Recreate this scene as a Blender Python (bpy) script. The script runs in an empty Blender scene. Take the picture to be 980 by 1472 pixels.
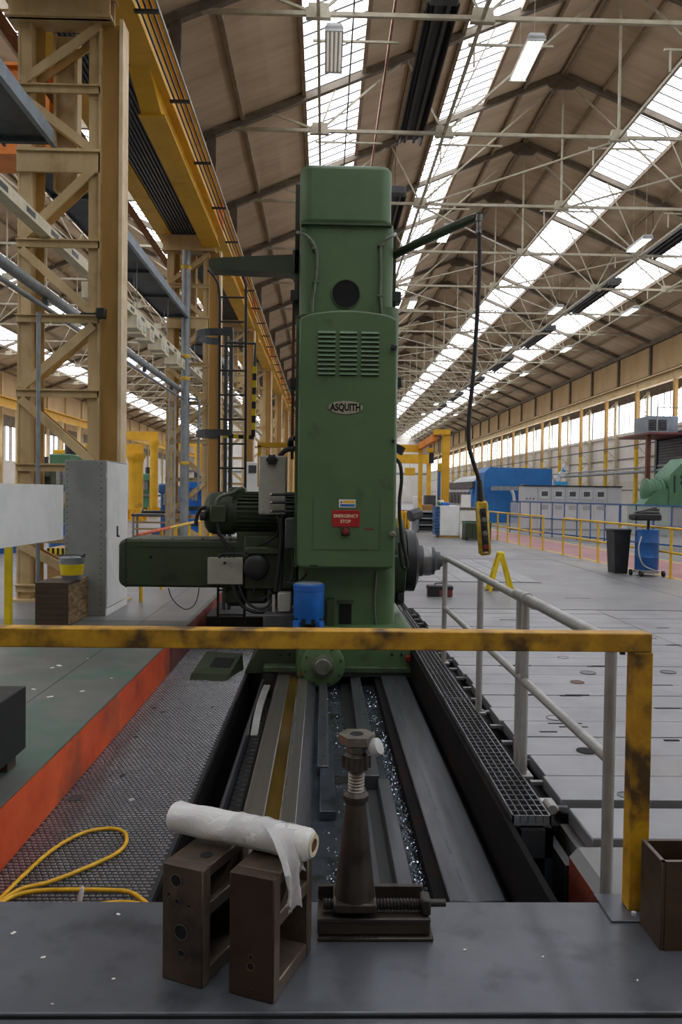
import bpy, bmesh, math, random
from mathutils import Vector, Matrix
random.seed(7)
S = bpy.context.scene
COL = S.collection
# ------------------------------------------------------------------ camera
F, CX, CY = 1120.0, 490.0, 736.0
CAMZ = 1.6
_vy = Vector((465 - CX, 708 - CY, F)).normalized()
_vx = Vector((1.0, 0.013, 0.0)); _vx = (_vx - _vy * _vx.dot(_vy)).normalized()
_vz = _vx.cross(_vy)
cd = bpy.data.cameras.new('camera'); cam = bpy.data.objects.new('camera', cd); COL.objects.link(cam)
cd.sensor_fit = 'VERTICAL'; cd.sensor_height = 36.0; cd.lens = F / 1472.0 * 36.0
cd.clip_start = 0.05; cd.clip_end = 600
_r = Vector((_vx.x, _vy.x, _vz.x)); _d = Vector((_vx.y, _vy.y, _vz.y)); _f = Vector((_vx.z, _vy.z, _vz.z))
cam.matrix_world = Matrix(((_r.x, -_d.x, -_f.x, 0), (_r.y, -_d.y, -_f.y, 0), (_r.z, -_d.z, -_f.z, CAMZ), (0, 0, 0, 1)))
S.camera = cam
# ------------------------------------------------------------------ light and exposure
W = bpy.data.worlds.new('World'); S.world = W; W.use_nodes = True
W.node_tree.nodes['Background'].inputs[0].default_value = (0.75, 0.86, 1.0, 1)
W.node_tree.nodes['Background'].inputs[1].default_value = 1.2
S.view_settings.view_transform = 'Standard'; S.view_settings.look = 'None'
S.view_settings.gamma = 1.0; S.view_settings.use_curve_mapping = False
S.view_settings.exposure = -0.08
SKYLIGHT = 5.2       # daylight through the roof glazing
WINDOW = 4.0
S.cycles.max_bounces = 8; S.cycles.diffuse_bounces = 5; S.cycles.glossy_bounces = 3
S.cycles.transparent_max_bounces = 8; S.cycles.sample_clamp_indirect = 6.0
S.cycles.use_denoising = True
S.cycles.caustics_reflective = False; S.cycles.caustics_refractive = False
# ------------------------------------------------------------------ pixel -> place
def ray(px, py):
    return (_r * (px - CX) + _d * (py - CY) + _f * F)
def at(px, py, Y):
    v = ray(px, py); t = Y / v.y
    return Vector((v.x * t, Y, CAMZ + v.z * t))
def gnd(px, py, z=0.0):
    v = ray(px, py); t = (z - CAMZ) / v.z
    return Vector((v.x * t, v.y * t, z))
def atX(px, py, X):
    v = ray(px, py); t = X / v.x
    return Vector((X, v.y * t, CAMZ + v.z * t))
# ------------------------------------------------------------------ materials
def lin(h):
    h = h.lstrip('#'); c = [int(h[i:i + 2], 16) / 255 for i in (0, 2, 4)]
    return tuple(x / 12.92 if x <= 0.04045 else ((x + 0.055) / 1.055) ** 2.4 for x in c) + (1,)
MATS = {}
def mat(name, c1, c2=None, rough=0.6, metal=0.0, scale=3.0, lo=0.4, hi=0.65, detail=6.0, stretch=(1, 1, 1), bump=0.0, bscale=60.0,
        c3=None, scale3=1.0, lo3=0.55, hi3=0.7, spec=0.5, world=False, coat=0.0):
    m = bpy.data.materials.new(name); m.use_nodes = True; nt = m.node_tree; N = nt.nodes; L = nt.links
    b = N['Principled BSDF']; b.inputs['Roughness'].default_value = rough; b.inputs['Metallic'].default_value = metal
    b.inputs['Specular IOR Level'].default_value = spec; b.inputs['Coat Weight'].default_value = coat
    b.inputs['Base Color'].default_value = lin(c1)
    if world:
        tc = N.new('ShaderNodeNewGeometry'); vec = tc.outputs['Position']
    else:
        tc = N.new('ShaderNodeTexCoord'); vec = tc.outputs['Object']
    mp = N.new('ShaderNodeMapping'); mp.inputs['Scale'].default_value = stretch; L.new(vec, mp.inputs['Vector'])
    if c2:
        n = N.new('ShaderNodeTexNoise'); n.inputs['Scale'].default_value = scale; n.inputs['Detail'].default_value = detail
        n.inputs['Roughness'].default_value = 0.65
        L.new(mp.outputs[0], n.inputs['Vector'])
        r = N.new('ShaderNodeValToRGB'); r.color_ramp.elements[0].position = lo; r.color_ramp.elements[1].position = hi
        r.color_ramp.elements[0].color = lin(c1); r.color_ramp.elements[1].color = lin(c2)
        L.new(n.outputs['Fac'], r.inputs[0]); out = r.outputs[0]
        if c3:
            n2 = N.new('ShaderNodeTexNoise'); n2.inputs['Scale'].default_value = scale3; n2.inputs['Detail'].default_value = 5
            L.new(vec, n2.inputs['Vector'])
            r2 = N.new('ShaderNodeValToRGB'); r2.color_ramp.elements[0].position = lo3; r2.color_ramp.elements[1].position = hi3
            r2.color_ramp.elements[0].color = (0, 0, 0, 1); r2.color_ramp.elements[1].color = (1, 1, 1, 1)
            L.new(n2.outputs['Fac'], r2.inputs[0])
            mx = N.new('ShaderNodeMix'); mx.data_type = 'RGBA'; L.new(r2.outputs[0], mx.inputs['Factor'])
            L.new(out, mx.inputs[6]); mx.inputs[7].default_value = lin(c3); out = mx.outputs[2]
        L.new(out, b.inputs['Base Color'])
        rr = N.new('ShaderNodeMapRange'); rr.inputs[3].default_value = max(0.05, rough - 0.12); rr.inputs[4].default_value = min(1, rough + 0.12)
        L.new(n.outputs['Fac'], rr.inputs[0]); L.new(rr.outputs[0], b.inputs['Roughness'])
    if bump:
        n3 = N.new('ShaderNodeTexNoise'); n3.inputs['Scale'].default_value = bscale; n3.inputs['Detail'].default_value = 4
        L.new(mp.outputs[0], n3.inputs['Vector'])
        bp = N.new('ShaderNodeBump'); bp.inputs['Strength'].default_value = bump; bp.inputs['Distance'].default_value = 0.01
        L.new(n3.outputs['Fac'], bp.inputs['Height']); L.new(bp.outputs[0], b.inputs['Normal'])
    MATS[name] = m
    return m
def emit(name, c, s):
    m = bpy.data.materials.new(name); m.use_nodes = True; nt = m.node_tree; b = nt.nodes['Principled BSDF']
    b.inputs['Base Color'].default_value = lin(c); b.inputs['Emission Color'].default_value = lin(c); b.inputs['Emission Strength'].default_value = s
    b.inputs['Roughness'].default_value = 0.6
    MATS[name] = m; return m
def clear(name, c, alpha, rough=0.25):
    m = bpy.data.materials.new(name); m.use_nodes = True; nt = m.node_tree; N = nt.nodes; L = nt.links
    b = N['Principled BSDF']; b.inputs['Base Color'].default_value = lin(c); b.inputs['Roughness'].default_value = rough
    n = N.new('ShaderNodeTexNoise'); n.inputs['Scale'].default_value = 1.2; n.inputs['Detail'].default_value = 3
    tc = N.new('ShaderNodeTexCoord'); L.new(tc.outputs['Object'], n.inputs['Vector'])
    r = N.new('ShaderNodeMapRange'); r.inputs[1].default_value = .3; r.inputs[2].default_value = .7
    r.inputs[3].default_value = max(0, alpha - .05); r.inputs[4].default_value = min(1, alpha + .05)
    L.new(n.outputs['Fac'], r.inputs[0]); L.new(r.outputs[0], b.inputs['Alpha'])
    MATS[name] = m; return m

M = MATS
mat('roof', '#cbb598', '#b09a7d', 0.9, scale=.6, stretch=(.5, 3.0, .5), lo=.35, hi=.7, c3='#957e62', scale3=.25, lo3=.52, hi3=.75, bump=.12, bscale=6)
mat('roof_dark', '#6e5f50', '#57493c', 0.85, scale=2)
mat('purlin', '#927f66', '#7d6b55', 0.8, scale=3)
mat('truss', '#b9b29c', '#988e78', 0.6, scale=2.5, lo=.35, hi=.7)
mat('rafter', '#74695a', '#5d5344', 0.7, scale=2)
mat('wall_tan', '#c9ad82', '#b3956a', 0.85, scale=.5, stretch=(1, 1, .4), lo=.3, hi=.7)
mat('wall_white', '#e9e5dd', '#d6d0c6', 0.8, scale=.4, lo=.35, hi=.7)
mat('concrete', '#7e7e7c', '#6a6a6b', 0.42, scale=.45, lo=.35, hi=.65, c3='#938a7b', scale3=.18, lo3=.52, hi3=.72, bump=.05, bscale=30, world=True)
mat('concrete_left', '#696a65', '#50524c', 0.5, scale=.9, lo=.35, hi=.7, c3='#37604f', scale3=1.3, lo3=.48, hi3=.66, bump=.06, bscale=30, world=True)
mat('kerb_red', '#e4622f', '#c94a22', 0.6, scale=2, lo=.35, hi=.65, c3='#7a4630', scale3=2.2, lo3=.54, hi3=.78, world=True)
mat('kerb_dark_red', '#8a3a26', '#5c2a1e', 0.6, scale=4, world=True)
mat('walk_red', '#9b6a68', '#8a5b5c', 0.5, scale=.6)
mat('line_yellow', '#d9b640', '#c4a238', 0.6, scale=6)
mat('black', '#141516', '#1f2021', 0.5, scale=6)
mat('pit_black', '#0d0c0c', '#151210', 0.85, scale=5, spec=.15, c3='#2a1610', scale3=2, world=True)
mat('rubber', '#1a1b1c', None, 0.55)
mat('tread', '#45474a', '#37393c', 0.38, metal=.6, scale=5, lo=.35, hi=.7, world=True)
mat('tread_lug', '#b4b6ba', '#93969a', 0.28, metal=.7, scale=8)  # lugs paler than their plate: bright glints put into the colour
mat('plate', '#6b6f75', '#54585e', 0.34, metal=.35, scale=1.8, lo=.3, hi=.7, c3='#3d4045', scale3=4, lo3=.52, hi3=.72, bump=.05, bscale=25, world=True)
mat('cast_plate', '#919294', '#7b7d80', 0.36, metal=.35, scale=1.3, lo=.3, hi=.7, c3='#786f65', scale3=.7, lo3=.58, hi3=.75, bump=.04, bscale=20, world=True)
mat('way', '#8b877d', '#757168', 0.3, metal=.7, scale=1.2, stretch=(14, .3, 1), lo=.3, hi=.7, world=True)
mat('way_dark', '#5e6064', '#484a4e', 0.35, metal=.6, scale=3, stretch=(5, .5, 1), lo=.3, hi=.7, world=True)
mat('bed_blue', '#4d535b', '#3a3f46', 0.3, metal=.5, scale=3, c3='#24272b', scale3=6, world=True)
mat('oil', '#57451a', '#3f3112', 0.12, metal=.1, scale=2, stretch=(4, .6, 1), world=True)
mat('swarf', '#b9c6d6', '#6f7f92', 0.15, metal=.95, scale=30)
mat('grating', '#77797b', '#55585a', 0.4, metal=.6, scale=9)
mat('galv', '#b6b6b1', '#9a9a95', 0.42, metal=.55, scale=6, lo=.35, hi=.7)
mat('green', '#53704a', '#486340', 0.42, scale=1.5, lo=.3, hi=.75, c3='#3b4c30', scale3=3.5, lo3=.62, hi3=.85, bump=.02, bscale=14)
mat('green_dark', '#374329', '#2b3622', 0.48, scale=3, lo=.3, hi=.7, c3='#20261b', scale3=4, lo3=.55, hi3=.75)
mat('green_far', '#4f7d5c', '#456e50', 0.5, scale=2)
mat('dark_part', '#26292a', '#1b1d1e', 0.45, scale=6)
mat('hole', '#0b0b0b', None, 0.9)
mat('green_lip', '#425839', '#2f3b29', 0.5, scale=5)
mat('conduit', '#6f7468', '#565b50', 0.4, metal=.4, scale=10)
mat('blue_motor', '#1d6cc4', '#185bab', 0.45, scale=5, lo=.4, hi=.7)
mat('blue_far', '#1f70b4', '#1a63a2', 0.5, scale=1)
mat('blue_frame', '#2f5d90', '#27507f', 0.5, scale=2)
mat('grey_box', '#a9a99c', '#98988a', 0.5, scale=4, lo=.4, hi=.7, c3='#6f6a58', scale3=5, lo3=.62, hi3=.8)
mat('grey_cab_shaded', '#8f9290', '#7f8280', 0.5, scale=2)  # cabinet side darker against its bright doors: light from the right put into colour
mat('white_cab', '#eceeea', '#dfe2de', 0.5, scale=2)
mat('dark_grey', '#4a4c4e', '#3c3e40', 0.5, scale=4)
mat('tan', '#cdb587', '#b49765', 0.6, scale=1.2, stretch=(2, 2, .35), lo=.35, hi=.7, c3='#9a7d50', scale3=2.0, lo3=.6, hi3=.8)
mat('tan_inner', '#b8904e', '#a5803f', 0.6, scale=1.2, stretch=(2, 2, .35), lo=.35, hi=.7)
mat('tan_lit', '#ddc8a4', '#c9b088', 0.6, scale=3)
mat('crane_yellow', '#e0ad1c', '#c99716', 0.5, scale=1.5, lo=.35, hi=.7, c3='#a57a14', scale3=2, lo3=.62, hi3=.8)
mat('crane_orange', '#ea8d2a', '#d67a20', 0.55, scale=2)
mat('rail_yellow', '#c9991a', '#a87a12', 0.5, scale=9, lo=.4, hi=.62, c3='#4a3510', scale3=7, lo3=.49, hi3=.66, bump=.05, bscale=40, world=True)
mat('rail_top', '#a88a5a', '#8a6f44', 0.5, scale=10)
mat('safety_yellow', '#e3b92a', '#cda423', 0.5, scale=4)
mat('bright_yellow', '#ecd01c', '#d8bd18', 0.45, scale=5)
mat('pendant_yellow', '#c3a224', '#8f761a', 0.5, scale=18, lo=.45, hi=.7)
mat('cable_yellow', '#e3b21e', '#cf9f18', 0.45, scale=20)
mat('copper', '#9a5f3a', '#7d4a2c', 0.4, metal=.5, scale=5)
mat('glazing_bar', '#2a2a2a', None, 0.6)
mat('steel', '#8a8a88', '#6d6d6c', 0.32, metal=.8, scale=8)
mat('steel_dark', '#4a4643', '#3a3633', 0.42, metal=.6, scale=8, lo=.35, hi=.7)
mat('jack', '#4e4740', '#3c3630', 0.4, metal=.55, scale=9, lo=.35, hi=.7, c3='#2c2622', scale3=8)
mat('jack_top', '#8b8378', '#6d655b', 0.35, metal=.6, scale=12)
mat('block_iron', '#5a4a3c', '#3d332a', 0.5, metal=.35, scale=5, lo=.3, hi=.7, c3='#2a231d', scale3=6, bump=.08, bscale=50)
mat('block_edge', '#7a6d5f', '#5f5449', 0.38, metal=.5, scale=8)
mat('block_rust', '#43301f', '#302219', 0.5, metal=.25, scale=6, lo=.3, hi=.7, bump=.06, bscale=60)
mat('box_iron', '#54422f', '#3d3024', 0.5, metal=.35, scale=4, bump=.05)
mat('wood_dark', '#4a392a', '#33271d', 0.7, scale=2, stretch=(1, 1, 9), lo=.3, hi=.7)
mat('wood_cut', '#a88a5e', '#6a5236', 0.75, scale=3, stretch=(1, 2, 6), lo=.35, hi=.6)
mat('wood', '#a5834f', '#8c6d40', 0.7, scale=3, stretch=(1, 1, 6))
mat('red_sign', '#b3161b', '#a01218', 0.45, scale=6)
mat('sign_text', '#e6d2a8', None, 0.5)
mat('sign_white', '#e8e6dc', None, 0.5)
mat('sign_yellow', '#e6b822', None, 0.5)
mat('sign_blue', '#2f6db0', None, 0.5)
mat('plaque', '#b9b3a2', '#98917f', 0.38, metal=.5, scale=20)
mat('red_button', '#7e1f1a', None, 0.35)
mat('bucket', '#a7abae', '#8c9194', 0.35, metal=.6, scale=8)
mat('drum_blue', '#1f5fa6', '#1a5292', 0.4, scale=4)
mat('bin_black', '#202326', '#191b1d', 0.5, scale=4)
mat('toolbox_red', '#7c3a34', '#6a302c', 0.5, scale=5)
mat('lamp_body', '#c8cac8', '#b6b8b6', 0.5, scale=4)
mat('shutter', '#5e6063', '#525457', 0.5, scale=2)
mat('machine_grey', '#b9babd', '#aeb0b3', 0.5, scale=1)
mat('pipe_grey', '#8e9496', '#7b8183', 0.45, metal=.3, scale=5)
mat('tray_blue', '#8b979e', '#76828a', 0.5, metal=.3, scale=2)
mat('tray_dark', '#4b5257', '#3e4448', 0.55, metal=.2, scale=2)
mat('cream', '#d8d0b4', '#c7bea0', 0.55, scale=4)
mat('rust_brown', '#6b3c26', '#58301e', 0.6, scale=5)
emit('skylight', '#f3f6ff', SKYLIGHT)
emit('window_glass', '#f1f4ff', WINDOW)
emit('tube_on', '#fff6e8', 6.0)
emit('tube_dim', '#f4f0e6', .25)
clear('perspex', '#cfd2d6', .3)
mat('sky_blue', '#35a3e0', '#2a8fca', .4, scale=3)
mat('near_wall', '#b3a48c', '#9c8d74', .85, scale=1)
def film():
    m = bpy.data.materials.new('film'); m.use_nodes = True; N = m.node_tree.nodes; L = m.node_tree.links
    b = N['Principled BSDF']; b.inputs['Base Color'].default_value = lin('#dcdcda'); b.inputs['Roughness'].default_value = .28
    b.inputs['Subsurface Weight'].default_value = .15
    n = N.new('ShaderNodeTexNoise'); n.inputs['Scale'].default_value = 14; n.inputs['Detail'].default_value = 6; n.inputs['Distortion'].default_value = 1.2
    tc = N.new('ShaderNodeTexCoord'); mp = N.new('ShaderNodeMapping'); mp.inputs['Scale'].default_value = (1, 2.2, 1)
    L.new(tc.outputs['Object'], mp.inputs['Vector']); L.new(mp.outputs[0], n.inputs['Vector'])
    bp = N.new('ShaderNodeBump'); bp.inputs['Strength'].default_value = .5; bp.inputs['Distance'].default_value = .01
    L.new(n.outputs['Fac'], bp.inputs['Height']); L.new(bp.outputs[0], b.inputs['Normal'])
    MATS['film'] = m
    m2 = m.copy(); m2.name = 'film_thin'; m2.node_tree.nodes['Principled BSDF'].inputs['Alpha'].default_value = .55; m2.node_tree.nodes['Principled BSDF'].inputs['Roughness'].default_value = .18
    MATS['film_thin'] = m2
film()
# ------------------------------------------------------------------ mesh building
class MB:
    def __init__(s): s.v = []; s.f = []
    def _add(s, vs, fs):
        o = len(s.v); s.v += [tuple(v) for v in vs]; s.f += [tuple(i + o for i in f) for f in fs]; return s
    def box(s, x0, x1, y0, y1, z0, z1, bev=0.0, rz=0.0, c=None):
        if x0 > x1: x0, x1 = x1, x0
        if y0 > y1: y0, y1 = y1, y0
        if z0 > z1: z0, z1 = z1, z0
        if bev > 0:
            b = min(bev, (x1 - x0) * .49, (y1 - y0) * .49, (z1 - z0) * .49)
            vs = []; idx = {}
            for ix, (xa, xb) in enumerate(((x0, x0 + b), (x1, x1 - b))):
                for iy, (ya, yb) in enumerate(((y0, y0 + b), (y1, y1 - b))):
                    for iz, (za, zb) in enumerate(((z0, z0 + b), (z1, z1 - b))):
                        for ax, p in enumerate(((xa, yb, zb), (xb, ya, zb), (xb, yb, za))):
                            idx[(ix, iy, iz, ax)] = len(vs); vs.append(p)
            fs = []
            def q(*k): fs.append(tuple(idx[i] for i in k))
            for i in (0, 1):
                a = [(i, 0, 0, 0), (i, 1, 0, 0), (i, 1, 1, 0), (i, 0, 1, 0)]; q(*(a if i else a[::-1]))
                a = [(0, i, 0, 1), (0, i, 1, 1), (1, i, 1, 1), (1, i, 0, 1)]; q(*(a if i else a[::-1]))
                a = [(0, 0, i, 2), (1, 0, i, 2), (1, 1, i, 2), (0, 1, i, 2)]; q(*(a if i else a[::-1]))
            for i in (0, 1):
                for j in (0, 1):
                    a = [(i, j, 0, 0), (i, j, 1, 0), (i, j, 1, 1), (i, j, 0, 1)]; q(*(a if (i + j) % 2 else a[::-1]))
                    a = [(i, 0, j, 0), (i, 1, j, 0), (i, 1, j, 2), (i, 0, j, 2)]; q(*(a[::-1] if (i + j) % 2 else a))
                    a = [(0, i, j, 1), (1, i, j, 1), (1, i, j, 2), (0, i, j, 2)]; q(*(a if (i + j) % 2 else a[::-1]))
                    for k in (0, 1):
                        a = [(i, j, k, 0), (i, j, k, 1), (i, j, k, 2)]; q(*(a if (i + j + k) % 2 else a[::-1]))
        else:
            vs = [(x0, y0, z0), (x1, y0, z0), (x1, y1, z0), (x0, y1, z0), (x0, y0, z1), (x1, y0, z1), (x1, y1, z1), (x0, y1, z1)]
            fs = [(0, 3, 2, 1), (4, 5, 6, 7), (0, 1, 5, 4), (1, 2, 6, 5), (2, 3, 7, 6), (3, 0, 4, 7)]
        if rz:
            cx, cy = c or ((x0 + x1) / 2, (y0 + y1) / 2); ca, sa = math.cos(rz), math.sin(rz)
            vs = [(cx + (x - cx) * ca - (y - cy) * sa, cy + (x - cx) * sa + (y - cy) * ca, z) for x, y, z in vs]
        return s._add(vs, fs)
    def bar(s, a, b, w, h=None, up=(0, 0, 1)):
        a = Vector(a); b = Vector(b); h = h or w; d = (b - a).normalized(); u = Vector(up)
        if abs(d.dot(u)) > .98: u = Vector((1, 0, 0)) if abs(d.x) < .9 else Vector((0, 1, 0))
        x = d.cross(u).normalized(); y = x.cross(d)
        vs = [p + x * (i * w / 2) + y * (j * h / 2) for p in (a, b) for i, j in ((-1, -1), (1, -1), (1, 1), (-1, 1))]
        return s._add(vs, [(0, 1, 2, 3), (7, 6, 5, 4), (0, 4, 5, 1), (1, 5, 6, 2), (2, 6, 7, 3), (3, 7, 4, 0)])
    def tube(s, pts, r, n=10, cap=True, closed=False):
        pts = [Vector(p) for p in pts]; m = len(pts); rr = r if isinstance(r, (list, tuple)) else [r] * m
        prev = None; rings = []
        for i, p in enumerate(pts):
            if closed: d = (pts[(i + 1) % m] - pts[i - 1]).normalized()
            else: d = (pts[min(i + 1, m - 1)] - pts[max(i - 1, 0)]).normalized()
            if prev is None:
                u = Vector((0, 0, 1)) if abs(d.z) < .9 else Vector((1, 0, 0)); x = d.cross(u).normalized()
            else:
                x = (prev - d * prev.dot(d)).normalized()
            prev = x; y = d.cross(x)
            rings.append([p + (x * math.cos(2 * math.pi * k / n) + y * math.sin(2 * math.pi * k / n)) * rr[i] for k in range(n)])
        vs = [v for R in rings for v in R]; fs = []
        for i in range(m if closed else m - 1):
            j = (i + 1) % m
            for k in range(n):
                fs.append((i * n + k, i * n + (k + 1) % n, j * n + (k + 1) % n, j * n + k))
        if cap and not closed:
            fs.append(tuple(range(n))[::-1]); fs.append(tuple((m - 1) * n + k for k in range(n)))
        return s._add(vs, fs)
    def cyl(s, a, b, r, n=20, r2=None):
        return s.tube([a, b], [r, r if r2 is None else r2], n)
    def lathe(s, prof, org=(0, 0, 0), axis=(0, 0, 1), n=24, cap=True):
        a = Vector(axis).normalized(); u = Vector((1, 0, 0)) if abs(a.x) < .9 else Vector((0, 1, 0))
        x = (u - a * u.dot(a)).normalized(); y = a.cross(x); o = Vector(org); vs = []; fs = []
        for r, h in prof:
            vs += [o + a * h + (x * math.cos(2 * math.pi * k / n) + y * math.sin(2 * math.pi * k / n)) * r for k in range(n)]
        m = len(prof)
        for i in range(m - 1):
            for k in range(n): fs.append((i * n + k, i * n + (k + 1) % n, (i + 1) * n + (k + 1) % n, (i + 1) * n + k))
        if cap: fs.append(tuple(range(n))[::-1]); fs.append(tuple((m - 1) * n + k for k in range(n)))
        return s._add(vs, fs)
    def prism(s, poly, d0, d1, plane='xz'):
        """polygon in a plane, extruded along the third axis from d0 to d1"""
        def P(a, b, d): return {'xz': (a, d, b), 'xy': (a, b, d), 'yz': (d, a, b)}[plane]
        n = len(poly); vs = [P(a, b, d0) for a, b in poly] + [P(a, b, d1) for a, b in poly]
        fs = [tuple(range(n)), tuple(range(2 * n - 1, n - 1, -1))]
        fs += [(i, i + n, (i + 1) % n + n, (i + 1) % n) for i in range(n)]
        return s._add(vs, fs)
    def quad(s, a, b, c, d): return s._add([a, b, c, d], [(0, 1, 2, 3)])
    def xf(s, mtx):
        s.v = [tuple(mtx @ Vector(v)) for v in s.v]; return s
    def mesh(s, name, m, smooth=True):
        me = bpy.data.meshes.new(name); me.from_pydata(s.v, [], s.f)
        bm = bmesh.new(); bm.from_mesh(me); bmesh.ops.recalc_face_normals(bm, faces=bm.faces); bm.to_mesh(me); bm.free()
        if smooth:
            me.shade_smooth(); me.set_sharp_from_angle(angle=math.radians(38))
        me.materials.append(MATS[m] if isinstance(m, str) else m)
        return me
    def build(s, name, m, parent=None, smooth=True):
        return link(name, s.mesh(name, m, smooth), parent)
def link(name, me, parent=None):
    o = bpy.data.objects.new(name, me); COL.objects.link(o)
    if parent is not None: o.parent = parent; o.matrix_parent_inverse = parent.matrix_basis.inverted()
    return o
def tag(o, label, cat, group=None, kind=None):
    o['label'] = label; o['category'] = cat
    if group: o['group'] = group
    if kind: o['kind'] = kind
    return o
def thing(name, label, cat, loc=(0, 0, 0), group=None):
    o = bpy.data.objects.new(name, None); COL.objects.link(o); o.location = loc; o.empty_display_size = .1
    return tag(o, label, cat, group)
def struct(o): o['kind'] = 'structure'; return o
def stuff(o): o['kind'] = 'stuff'; return o
def sroot(name, loc=(0, 0, 0)):
    o = bpy.data.objects.new(name, None); COL.objects.link(o); o.location = loc; o.empty_display_size = .1
    return struct(o)
def dup(root, off, label=None, group=None, rz=0.0):
    r = root.copy(); COL.objects.link(r)
    r.location = root.location + Vector(off)
    if rz: r.rotation_euler.z += rz
    if label: r['label'] = label
    if group: r['group'] = group
    for ch in list(root.children):
        c = ch.copy(); COL.objects.link(c); c.parent = r; c.matrix_parent_inverse = ch.matrix_parent_inverse.copy()
        for g in list(ch.children):
            d = g.copy(); COL.objects.link(d); d.parent = c; d.matrix_parent_inverse = g.matrix_parent_inverse.copy()
    return r
def part(name, m, parent, *boxes, **k):
    b = MB()
    for a in boxes: b.box(*a, **k)
    return b.build(name, m, parent)
def rrect(x0, x1, z0, z1, r, n=5, corners=(1, 1, 1, 1)):
    """rounded rectangle outline: corners = bottom-left, bottom-right, top-right, top-left"""
    out = []
    for i, (cx, cz, a0) in enumerate(((x0 + r, z0 + r, 180), (x1 - r, z0 + r, 270), (x1 - r, z1 - r, 0), (x0 + r, z1 - r, 90))):
        if corners[i]:
            out += [(cx + r * math.cos(math.radians(a0 + 90 * k / n)), cz + r * math.sin(math.radians(a0 + 90 * k / n))) for k in range(n + 1)]
        else:
            out.append(((x0, z0), (x1, z0), (x1, z1), (x0, z1))[i])
    return out
def spline(pts, n=8):
    P = [Vector(p) for p in pts]; P = [P[0] * 2 - P[1]] + P + [P[-1] * 2 - P[-2]]; out = []
    for i in range(1, len(P) - 2):
        a, b, c, d = P[i - 1:i + 3]
        for k in range(n):
            t = k / n
            out.append(.5 * ((2 * b) + (c - a) * t + (2 * a - 5 * b + 4 * c - d) * t * t + (3 * b - a - 3 * c + d) * t ** 3))
    out.append(P[-2]); return out
def text(name, body, size, m, parent, loc, rot=(math.pi / 2, 0, 0), sx=1.0, ext=.001, bold=0.0):
    cu = bpy.data.curves.new(name, 'FONT'); cu.body = body; cu.size = size; cu.align_x = 'CENTER'; cu.align_y = 'CENTER'
    cu.extrude = ext; cu.offset = bold; cu.resolution_u = 3
    t = bpy.data.objects.new(name + '_c', cu); COL.objects.link(t)
    me = bpy.data.meshes.new_from_object(t.evaluated_get(bpy.context.evaluated_depsgraph_get()))
    bpy.data.objects.remove(t); bpy.data.curves.remove(cu)
    me.materials.clear(); me.materials.append(MATS[m]); me.name = name
    o = link(name, me)
    o.location = loc; o.rotation_euler = rot; o.scale = (sx, 1, 1); bpy.context.view_layer.update()
    if parent is not None:
        o.parent = parent; o.matrix_parent_inverse = parent.matrix_basis.inverted()
    return o
# ================================================================== THE HALL
BAY = 5.21
RX, RZ, SL = 8.02, 16.1, 0.414            # ridge of the main span
LX, LZ = -15.0, 15.68                     # ridge of the span on the left
YN, YF = -13.0, 150.0
TR = [21.6 + BAY * k for k in range(-9, 25)]
def zr(x, rx=RX, rz=RZ): return rz - SL * abs(x - rx)
# ---- floors
fl = sroot('floor')
part('slab', 'concrete', fl, (-30, -1.6, 14.0, 150, -.6, 0), (-1.6, 1.2, 14.0, 150, -.6, 0), (1.2, 26, 10.85, 150, -.6, 0), (7.4, 26, -26, 10.85, -.6, 0),
     (1.76, 7.4, -26, 3.38, -.6, -.03), (1.25, 7.4, 3.38, 3.99, -.6, -.11))
fl2 = sroot('floor_left')
part('slab', 'concrete_left', fl2, (-30, -1.63, -26, 9.6, -.6, 0)); part('slab', 'concrete', fl2, (-30, -1.63, 9.6, 14.0, -.6, 0))
# raised concrete edge with the red painted face
part('kerb', 'kerb_red', fl2, (-1.635, -1.6, -26, 8.2, -.4, -.012)); part('kerb_end', 'kerb_dark_red', fl2, (-1.635, -1.6, 8.2, 14.0, -.4, -.012))
part('kerb_edge', 'concrete_left', fl2, (-1.66, -1.602, -26, 14.0, -.011, .004), bev=.004)
part('floor_joint', 'dark_grey', fl2, (-2.2, -2.192, 3.0, 14, 0, .002), (-3.9, -1.7, 8.6, 8.608, 0, .002))
part('floor_joint', 'dark_grey', fl, (9.0, 9.012, 11, 60, 0, .002), (1.3, 24, 19.2, 19.21, 0, .002), (5.7, 5.708, 10.9, 40, 0, .002))
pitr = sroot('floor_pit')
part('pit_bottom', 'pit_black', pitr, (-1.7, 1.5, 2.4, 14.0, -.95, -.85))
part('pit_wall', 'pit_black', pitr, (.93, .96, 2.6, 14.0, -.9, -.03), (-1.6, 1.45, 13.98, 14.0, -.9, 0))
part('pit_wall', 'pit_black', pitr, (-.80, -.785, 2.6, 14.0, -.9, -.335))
# red concrete block at the pit corner on the right
cb = sroot('floor_corner')
part('kerb', 'kerb_dark_red', cb, (1.16, 1.75, 2.95, 3.55, -.5, -.075))
MB().prism([(1.16, -.075), (1.2, -.03), (1.75, -.03), (1.75, -.075)], 2.95, 3.55).build('kerb_top', 'concrete', cb)
# walkway with painted lines
wk = sroot('floor_walkway')
wx = lambda y: 6.72 + (18 - y) * .06 if y < 32 else 5.88
def strip(o0, o1, z): return MB().prism([(wx(9) + o0, 9), (wx(9) + o1, 9), (wx(32) + o1, 32), (wx(32) + o1, 70), (wx(32) + o0, 70), (wx(32) + o0, 32)], 0, z, 'xy')
strip(.1, 1.9, .003).build('paint', 'walk_red', wk)
strip(0, .1, .004).build('line', 'line_yellow', wk); strip(1.9, 2.0, .004).build('line', 'line_yellow', wk)
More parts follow.
